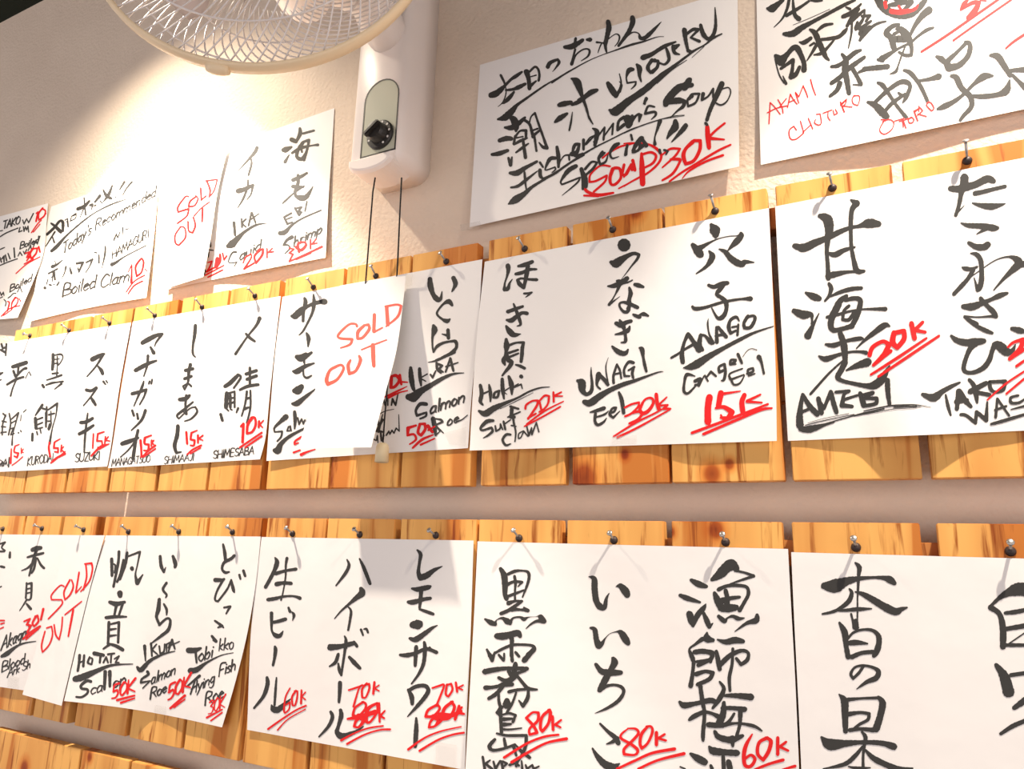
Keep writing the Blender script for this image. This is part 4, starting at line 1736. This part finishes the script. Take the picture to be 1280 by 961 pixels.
def lettering(sheet, strokes, name, m, parent, level, rough, bold=1.0):
    V, F = [], []
    for si, st in enumerate(strokes):
        up = level + si * .000004
        pts = np.array(st, float)
        if len(pts) == 1: pts = np.vstack([pts, pts + [.3, 0, 0]])
        # smooth curve through the points
        Q = [pts[0]] + list(pts) + [pts[-1]]; S = []
        for i in range(1, len(Q) - 2):
            p0, p1, p2, p3 = Q[i - 1:i + 3]
            L = math.hypot(*(p2 - p1)[:2]); n = max(4, min(12, int(L / 1.4) + 1))
            a0, a2 = p0, p3
            # soften overshoot at sharp corners
            def lim(a, b, c_):
                v1, v2 = b[:2] - a[:2], c_[:2] - b[:2]
                return float(v1 @ v2) < .1 * math.hypot(*v1) * math.hypot(*v2)
            m1 = (p2 - p0) * .5 if not lim(p0, p1, p2) else (p2 - p1) * .6
            m2 = (p3 - p1) * .5 if not lim(p1, p2, p3) else (p2 - p1) * .6
            for k in range(n):
                t = k / n
                S.append((2 * t ** 3 - 3 * t * t + 1) * p1 + (t ** 3 - 2 * t * t + t) * m1 + (-2 * t ** 3 + 3 * t * t) * p2 + (t ** 3 - t * t) * m2)
        S.append(pts[-1]); S = np.array(S)
        S[:, 2] = np.maximum(S[:, 2], .35)
        S[:, 2] *= bold
        if rough: S[:, 2] *= 1 + rough * np.array([random.uniform(-1, 1) for _ in S])
        T = np.gradient(S[:, :2], axis=0); T /= np.maximum(1e-6, np.hypot(T[:, 0], T[:, 1]))[:, None]
        N = np.stack([-T[:, 1], T[:, 0]], 1)
        b0 = len(V)
        for p, n in zip(S, N):
            hw = p[2] / 2
            for sgn in (-1, 1):
                q = p[:2] + sgn * n * hw; V.append(sheet.at(q[0], q[1], up))
        for i in range(len(S) - 1):
            a = b0 + 2 * i; F.append((a, a + 1, a + 3, a + 2))
        # brush-dab ends and joints
        for k, p in enumerate(pts):
            r = p[2] * bold / 2
            if r < .5: continue
            end = k in (0, len(pts) - 1)
            if end: r *= .96
            b = len(V); nn = 10
            for j in range(nn):
                rj = r * (1 + (rough * .9 * random.uniform(-1, 1) if end else 0))
                V.append(sheet.at(p[0] + rj * math.cos(2 * math.pi * j / nn), p[1] + rj * math.sin(2 * math.pi * j / nn), up + .000002))
            F.append(tuple(range(b, b + nn)))
    return mesh(name, V, F, m, parent)
def tape(sheet, quad, parent, up=.0012):
    n = 5; V, F = [], []
    for j in range(n):
        for i in range(n):
            u, v = i / (n - 1), j / (n - 1); a, b, c_, e = (np.array(q, float) for q in quad)
            q = (a * (1 - u) + b * u) * (1 - v) + (e * (1 - u) + c_ * u) * v
            V.append(sheet.at(q[0], q[1], up))
    for j in range(n - 1):
        for i in range(n - 1): F.append((j * n + i, (j + 1) * n + i, (j + 1) * n + i + 1, j * n + i + 1))
    return mesh('clear_tape', V, F, M_TAPE, parent)
INK = parse(STROKES)
KIND = {'p': ('pen_lettering', M_INK, .00034, .03), 'k': ('brush_lettering', M_INK, .00030, .07), 'r': ('price_lettering', M_RED, .00048, .03), 'o': ('notice_lettering', M_ORANGE, .00040, .03)}
WB = -WALL + .0015
GS = 'white handwritten menu sheets'
SHEETS = {
 'A': (Sheet([(-80, 292), (-95, 408)], [(60, 254), (58, 283), (55, 313), (45, 343), (22, 397)], WB + .003, [.004, .006, .014]), 'white menu sheet at the far left edge above the boards, TAKO at its top', []),
 'B': (Sheet([(64, 258), (57, 290), (36, 402)], [(200, 213), (192, 300), (183, 372)], WB, [.010, .004, .010], sag=-2), 'white sheet headed Todays Recommended with boiled clam for 10K', []),
 'D': (Sheet([(222, 205), (208, 362)], [(418, 135), (415, 184), (410.5, 250), (407, 322)], WB, [.003, .003, .012, .006], sag=-1), 'white sheet offering IKA squid and EBI shrimp, beside the fan base', []),
 'SO1': (Sheet([(227, 202), (209, 360)], [(285, 184), (272, 240), (263, 300), (254, 346)], WB + .006, [.006, .016], nu=16), 'small SOLD OUT slip stuck over the left dish of the squid sheet', []),
 'E': (Sheet([(600, 81), (595, 155), (587, 284)], [(922, -14), (924, 208)], WB, [.010, .014, .016, .014]), 'white sheet announcing Fishermans Soup Special for 30K', [[(575, 281), (600, 276), (601, 284), (576, 289)]]),
 'F': (Sheet([(944, -75), (947, 60), (951, 206)], [(1450, -200), (1452, 100)], WB, [.006, .012, .008, .016]), 'white sheet in the top right corner with AKAMI, CHUTORO and OTORO in red', []),
 'S0': (Sheet([(-26, 436), (-44, 601)], [(13, 428), (-6, 597)], .0015, [.002, .002]), 'sheet of the upper row almost cut off by the left edge of the picture', []),
 'S1': (Sheet([(12, 427.5), (1, 485), (-25, 591)], [(164, 403), (150, 480), (139, 556), (134, 583)], .0014, [.000, .002, .001, .000]), 'white sheet with KURODAI and SUZUKI, left of the SHIMESABA sheet', []),
 'S2': (Sheet([(166, 402), (152, 482), (141, 555), (135, 585)], [(351, 370), (343, 440), (337, 496), (332, 546), (325, 574)], .0014, [.000, .003, .000, .001]), 'white sheet with MANAGATSUO, SHIMAAJI and SHIMESABA', []),
 'S3': (Sheet([(353, 371), (344, 440), (338, 510), (333, 576)], [(603, 324), (597, 420), (590, 490), (585, 560)], .0012, [.003, .000, .002, .000]), 'white sheet with salmon and IKURA, half hidden by a swinging slip', [[(556, 541), (583, 533), (582, 558), (561, 555)]]),
 'S4': (Sheet([(606, 327), (598, 400), (592, 475), (587, 563)], [(961, 260), (965, 343), (968, 417), (970, 480), (971, 551)], .0022, [.013, .010, .000, .000, .006, .005]), 'white sheet with Hokki, UNAGI and ANAGO in the upper row', [[(765, 545), (796, 544), (796, 555), (765, 556)]]),
 'S5': (Sheet([(969, 258), (974, 360), (979, 450), (985, 551)], [(1480, 158), (1492, 529)], .0014, [.000, .003, .015, .003, .000, .004, .002]), 'white sheet with AMEBI and TAKO WASABI at the right edge', []),
 'S6': (Sheet([(-80, 667), (-95, 845)], [(125, 669), (96, 872)], .0012, [.002, .003, .003]), 'white sheet at the left edge of the middle row with a dish marked 30', [[(10, 843), (24, 846), (23, 862), (9, 859)]]),
 'SO3': (Sheet([(86, 669), (52, 788), (28, 868)], [(131, 669), (110, 745), (77, 882)], .0050, [.010, .010], nu=16), 'narrow SOLD OUT slip in bright red, between the middle-row sheets at left', []),
 'S7': (Sheet([(132, 669), (111, 745), (80, 876)], [(326, 670.5), (319.5, 731), (309, 792), (294, 853), (277.5, 909)], .0022, [.016, .013, .000, .003, .014], sag=-4), 'white sheet with HOTATE, IKURA and Tobikko', [[(193, 881), (208, 883), (207, 893), (192, 890)]]),
 'S8': (Sheet([(327, 671), (320, 727), (313, 800), (309, 912)], [(592, 675.5), (588, 800), (584, 880), (581, 962)], .0014, [.001, .003, .005, .004]), 'white drinks sheet with highball and lemon sour prices crossed out to 70K', [[(545, 927), (571, 931), (570, 960), (544, 955)]]),
 'S9': (Sheet([(597, 676.5), (593, 760), (588, 850), (580, 990)], [(985, 686), (989, 760), (995, 870), (1003, 1062)], .003, [.008, .010, .008]), 'white drinks sheet with three shochu and plum wine columns at 80K and 60K', []),
 'S10': (Sheet([(989, 690), (993, 780), (999, 900), (1006, 1066)], [(1500, 704), (1540, 1150)], .003, [.008, .010, .008]), 'white sheet in the bottom right corner with large black characters and no price', []),
 'SO2': (Sheet([(425, 357), (407, 440), (373, 560)], [(508, 342), (497, 430), (482, 490), (464, 559)], .012, [.048, .048], power=1.35, nu=20), 'SOLD OUT slip hanging loose in front of the salmon sheet, below the fan', [[(507, 341), (516, 340), (515, 357), (506, 358)]]),
}
for sid, (sh, label, tapes) in SHEETS.items():
    mid = sh.at(*(np.array(sh.left[-1]) * .5 + np.array(sh.right[-1]) * .5))
    slip = sid.startswith('SO')
    root = empty('sold_out_slip' if slip else 'menu_sheet', mid)
    tag(root, label, 'notice slip' if slip else 'menu sheet', 'sold out slips' if slip else GS)
    sh.paper(root)
    for (s2, kind, col), strokes in INK.items():
        if s2 != sid: continue
        if not strokes: continue
        nm, mt, lev, rg = KIND[kind]
        if kind == 'r' and slip: nm = 'notice_lettering'
        lettering(sh, strokes, nm, mt, root, lev, rg, ((.9 if sid in ('S1', 'S2') else 1.3) if kind == 'p' else 1.2 if kind == 'k' else 1.0) if sid in ('A', 'B', 'D', 'S0', 'S1', 'S2') else 1.06)
    for t in tapes: tape(sh, t, root)

# ---------------------------------------------------------------- wall fan
fan = empty('wall_fan', (-.715, .0, CAMZ + .62))
tag(fan, 'cream wall-mounted fan with wire grille, dial and hanging pull cords', 'fan')
FX0, FX1 = -.779, -.668
ZB, ZTOP = CAMZ + .615, CAMZ + 1.02
def rrect(x0, x1, z0, z1, r, y, n=8):
    pts = []
    for cx, cz, a0 in ((x1 - r, z1 - r, 0), (x0 + r, z1 - r, 90), (x0 + r, z0 + r, 180), (x1 - r, z0 + r, 270)):
        for k in range(n + 1):
            a = math.radians(a0 + 90 * k / n); pts.append(Vector((cx + r * math.cos(a), y, cz + r * math.sin(a))))
    return pts
def loft(bm, rings, cap0=True, cap1=True):
    R_ = [[bm.verts.new(p) for p in r] for r in rings]
    n = len(R_[0])
    for A, B in zip(R_, R_[1:]):
        for k in range(n): bm.faces.new((A[k], A[(k + 1) % n], B[(k + 1) % n], B[k]))
    if cap0: bm.faces.new(R_[0])
    if cap1: bm.faces.new(R_[-1][::-1])
    return bm
FY = -.040
bm = bmesh.new()
loft(bm, [rrect(FX0 - .002, FX1 + .002, ZB, ZTOP, .026, WALL), rrect(FX0 - .002, FX1 + .002, ZB, ZTOP, .026, .004),
          rrect(FX0, FX1, ZB + .001, ZTOP - .002, .026, -.022), rrect(FX0 + .003, FX1 - .003, ZB + .004, ZTOP - .006, .024, FY + .006), rrect(FX0 + .009, FX1 - .009, ZB + .010, ZTOP - .012, .020, FY)])
base = from_bm('fan_base', bm, M_SHELL, fan, True)
def pts_on(px, d): return [Vector(P(x, y, d)) for x, y in px]
# arched control window: dark rim, pale face, black dial with white marks
wx0, wx1, wz0, wz1 = P(452, 150, -FY)[0] + .004, P(497, 150, -FY)[0], P(475, 192, -FY)[2], P(475, 101, -FY)[2]
def arch(x0, x1, z0, z1, y, n=14):
    r = (x1 - x0) / 2; cx = (x0 + x1) / 2
    p = [Vector((x0, y, z0)), Vector((x1, y, z0))]
    return p + [Vector((cx + r * math.cos(math.pi * k / n), y, z1 - r + r * math.sin(math.pi * k / n))) for k in range(n + 1)]
bm = bmesh.new()
loft(bm, [arch(wx0, wx1, wz0, wz1, FY - .0002), arch(wx0, wx1, wz0, wz1, FY - .0012), arch(wx0 + .0022, wx1 - .0022, wz0 + .0022, wz1 - .0022, FY - .0012), arch(wx0 + .0022, wx1 - .0022, wz0 + .0022, wz1 - .0022, FY - .0002)], False, False)
from_bm('window_rim', bm, M_BLACK, fan)
bm = bmesh.new(); bm.faces.new([bm.verts.new(p) for p in arch(wx0 + .001, wx1 - .001, wz0 + .001, wz1 - .001, FY - .0006)])
from_bm('control_window', bm, M_FACE, fan)
kc = Vector(P(474.5, 168, -FY + .004)); kr = .0265
dial = from_bm('speed_dial', lathe(bmesh.new(), [(kr, 0.0), (kr, .004), (kr - .002, .006), (kr * .70, .0065), (kr * .64, .016), (kr * .55, .021), (0, .022)], axis_matrix((kc.x, FY - .0006, kc.z), (0, -1, 0)), 28), M_BLACK, fan, False)
bm = bmesh.new(); box_bm(kc.x - .004, kc.x + .004, FY - .030, FY - .019, kc.z - .017, kc.z + .017, .002, bm)
bmesh.ops.rotate(bm, verts=bm.verts, cent=(kc.x, FY, kc.z), matrix=Matrix.Rotation(math.radians(55), 3, 'Y'))
grip = from_bm('dial_grip', bm, M_BLACK, fan)
bm = bmesh.new()
for k in range(9):
    a = math.radians(-60 + 33 * k)
    lathe(bm, [(.0021, 0), (.0021, .0006), (0, .0008)], axis_matrix((kc.x + .0215 * math.cos(a), FY - .0067, kc.z + .0215 * math.sin(a)), (0, -1, 0)), 8)
from_bm('dial_marks', bm, M_TICK, fan)
# lip under the window with the two cord outlets
bm = bmesh.new(); lz = ZB - .006
def lip(y, gx, gz):
    cx = (FX0 + FX1) / 2 - .002; w2 = .046 - gx
    return [Vector((cx + w2 * math.cos(a), y, lz + .016 + (.020 - gz) * math.sin(a))) for a in [math.pi + math.pi * k / 16 for k in range(17)]] + [Vector((cx + w2, y, lz + .026 - gz)), Vector((cx - w2, y, lz + .026 - gz))]
loft(bm, [lip(.012, 0, 0), lip(FY - .002, 0, 0), lip(FY - .008, .003, .003), lip(FY - .010, .007, .006)])
from_bm('cord_outlet_lip', bm, M_SHELL, fan, False)
# pull cords
def sag(a, b, n=10): return [Vector(a).lerp(Vector(b), k / n) for k in range(n + 1)]
from_bm('pull_cord', tube(bmesh.new(), sag(P(469, 222, .036), P(466, 240, .035), 2) + sag(P(466, 241, .035), P(457, 353, .012), 8)[0:] + sag(P(456.6, 358, .010), P(455, 372, .008), 3), .0013, 6), M_CORD, fan, True)
c2 = [P(502, 222, .036), P(500, 262, .032), P(497.5, 320, .024), P(496, 347, .0105), P(492, 400, .0120), P(488, 440, .015), P(484.5, 480, .020), P(481, 520, .026), P(478.5, 556, .030)]
cord = from_bm('pull_cord', tube(bmesh.new(), [Vector(p) for p in c2], .0013, 6), M_CORD, fan, True)
bp = Vector(P(478.5, 553, .030)); br = .0105; bh = .030
from_bm('pull_bell', lathe(bmesh.new(), [(0, 0), (br * .45, -.0005), (br * .8, -.003), (br * .95, -.008), (br, -bh), (br * .8, -bh - .0005), (br * .78, -bh + .004), (0, -bh + .006)], Matrix.Translation(bp), 20), M_BELL, fan, True)
# head: grille, rim, motor, blades
FC = Vector((-.674, -.358, CAMZ + .802)); FR = .2265; YW, TL = .518, -.003
fax = Vector((math.sin(YW) * math.cos(TL), -math.cos(YW) * math.cos(TL), -math.sin(TL)))
MF = axis_matrix(FC, fax)
rim = from_bm('grille_rim', lathe(bmesh.new(), [(FR - .003, -.009), (FR + .002, -.008), (FR + .003, 0), (FR + .002, .008), (FR - .003, .009), (FR - .005, 0), (FR - .003, -.009)], MF, 96), M_RIM, fan, True)
for k in range(3):
    a = 2 * math.pi * k / 3 + math.radians(262)
    q = [MF @ Vector(((FR + .004) * math.cos(a + t), (FR + .004) * math.sin(a + t), 0)) for t in (-.06, -.03, 0, .03, .06)]
    from_bm('rim_clip', tube(bmesh.new(), q, [.006, .0075, .008, .0075, .006], 8), M_RIM, fan, True)
def guard(name, n, depth, twist, r_in, rings, wr):
    bm = bmesh.new()
    def zz(r): t = (r / FR); return depth * (1 - t ** 3.0)
    for k in range(n):
        a0 = 2 * math.pi * k / n; q = []
        for j in range(15):
            t = j / 14; r = FR - .003 + (r_in - FR + .003) * t
            a = a0 + twist * t
            q.append(MF @ Vector((r * math.cos(a), r * math.sin(a), zz(r) + math.copysign(.004, depth))))
        tube(bm, q, wr, 5)
    for r in rings:
        tube(bm, [MF @ Vector((r * math.cos(2 * math.pi * k / 72), r * math.sin(2 * math.pi * k / 72), zz(r) + math.copysign(.006, depth))) for k in range(72)], wr * 1.25, 5, True)
    return from_bm(name, bm, M_WIRE, fan, True)
guard('front_grille', 84, .062, .85, .055, (.185, .125), .0011)
guard('rear_grille', 72, -.085, -.85, .07, (.19, .13), .0012)
from_bm('grille_badge', lathe(bmesh.new(), [(.060, .060), (.060, .066), (.054, .071), (0, .073)], MF, 40), M_SHELL, fan, True)
motor = from_bm('motor_housing', lathe(bmesh.new(), [(0, -.235), (.035, -.232), (.044, -.215), (.050, -.18), (.052, -.12), (.048, -.085), (0, -.084)], axis_matrix(FC + Vector((0, 0, .065)), fax), 40), M_SHELL, fan, True)
mc = MF @ Vector((0, 0, -.16)) + Vector((0, 0, .065))
bm = bmesh.new()
neck = [(mc.x, mc.y, mc.z + .01), (mc.x + .002, mc.y + .05, mc.z + .03), ((FX0 + FX1) / 2 + .012, -.105, CAMZ + .895), ((FX0 + FX1) / 2 + .010, -.06, CAMZ + .875), ((FX0 + FX1) / 2 + .008, -.010, CAMZ + .87)]
tube(bm, neck, [.030, .034, .036, .038, .038], 20)
from_bm('neck', bm, M_SHELL, fan, True)
from_bm('hub', lathe(bmesh.new(), [(0, .030), (.020, .028), (.032, .018), (.034, -.02), (.012, -.03), (.010, -.09), (0, -.09)], MF, 28), M_BLADE, fan, True)
for b in range(3):
    a0 = math.radians(80 + 120 * b); V, F = [], []
    nr, na = 9, 9
    for i in range(nr):
        r = .028 + (.168 - .028) * i / (nr - 1)
        half = math.radians(14 + 17 * math.sin(min(1, i / (nr - 1) * 1.15) * math.pi * .55))
        if i == nr - 1: half *= .80
        for j in range(na):
            t = j / (na - 1) * 2 - 1
            a = a0 + half * t + .25 * i / (nr - 1)
            V.append(MF @ Vector((r * math.cos(a), r * math.sin(a), .022 * -t * (.5 + .5 * i / (nr - 1)))))
    for i in range(nr - 1):
        for j in range(na - 1): F.append((i * na + j, i * na + j + 1, (i + 1) * na + j + 1, (i + 1) * na + j))
    o = mesh('blade', V, F, M_BLADE, fan, True)
    sm = o.modifiers.new('thickness', 'SOLIDIFY'); sm.thickness = .002
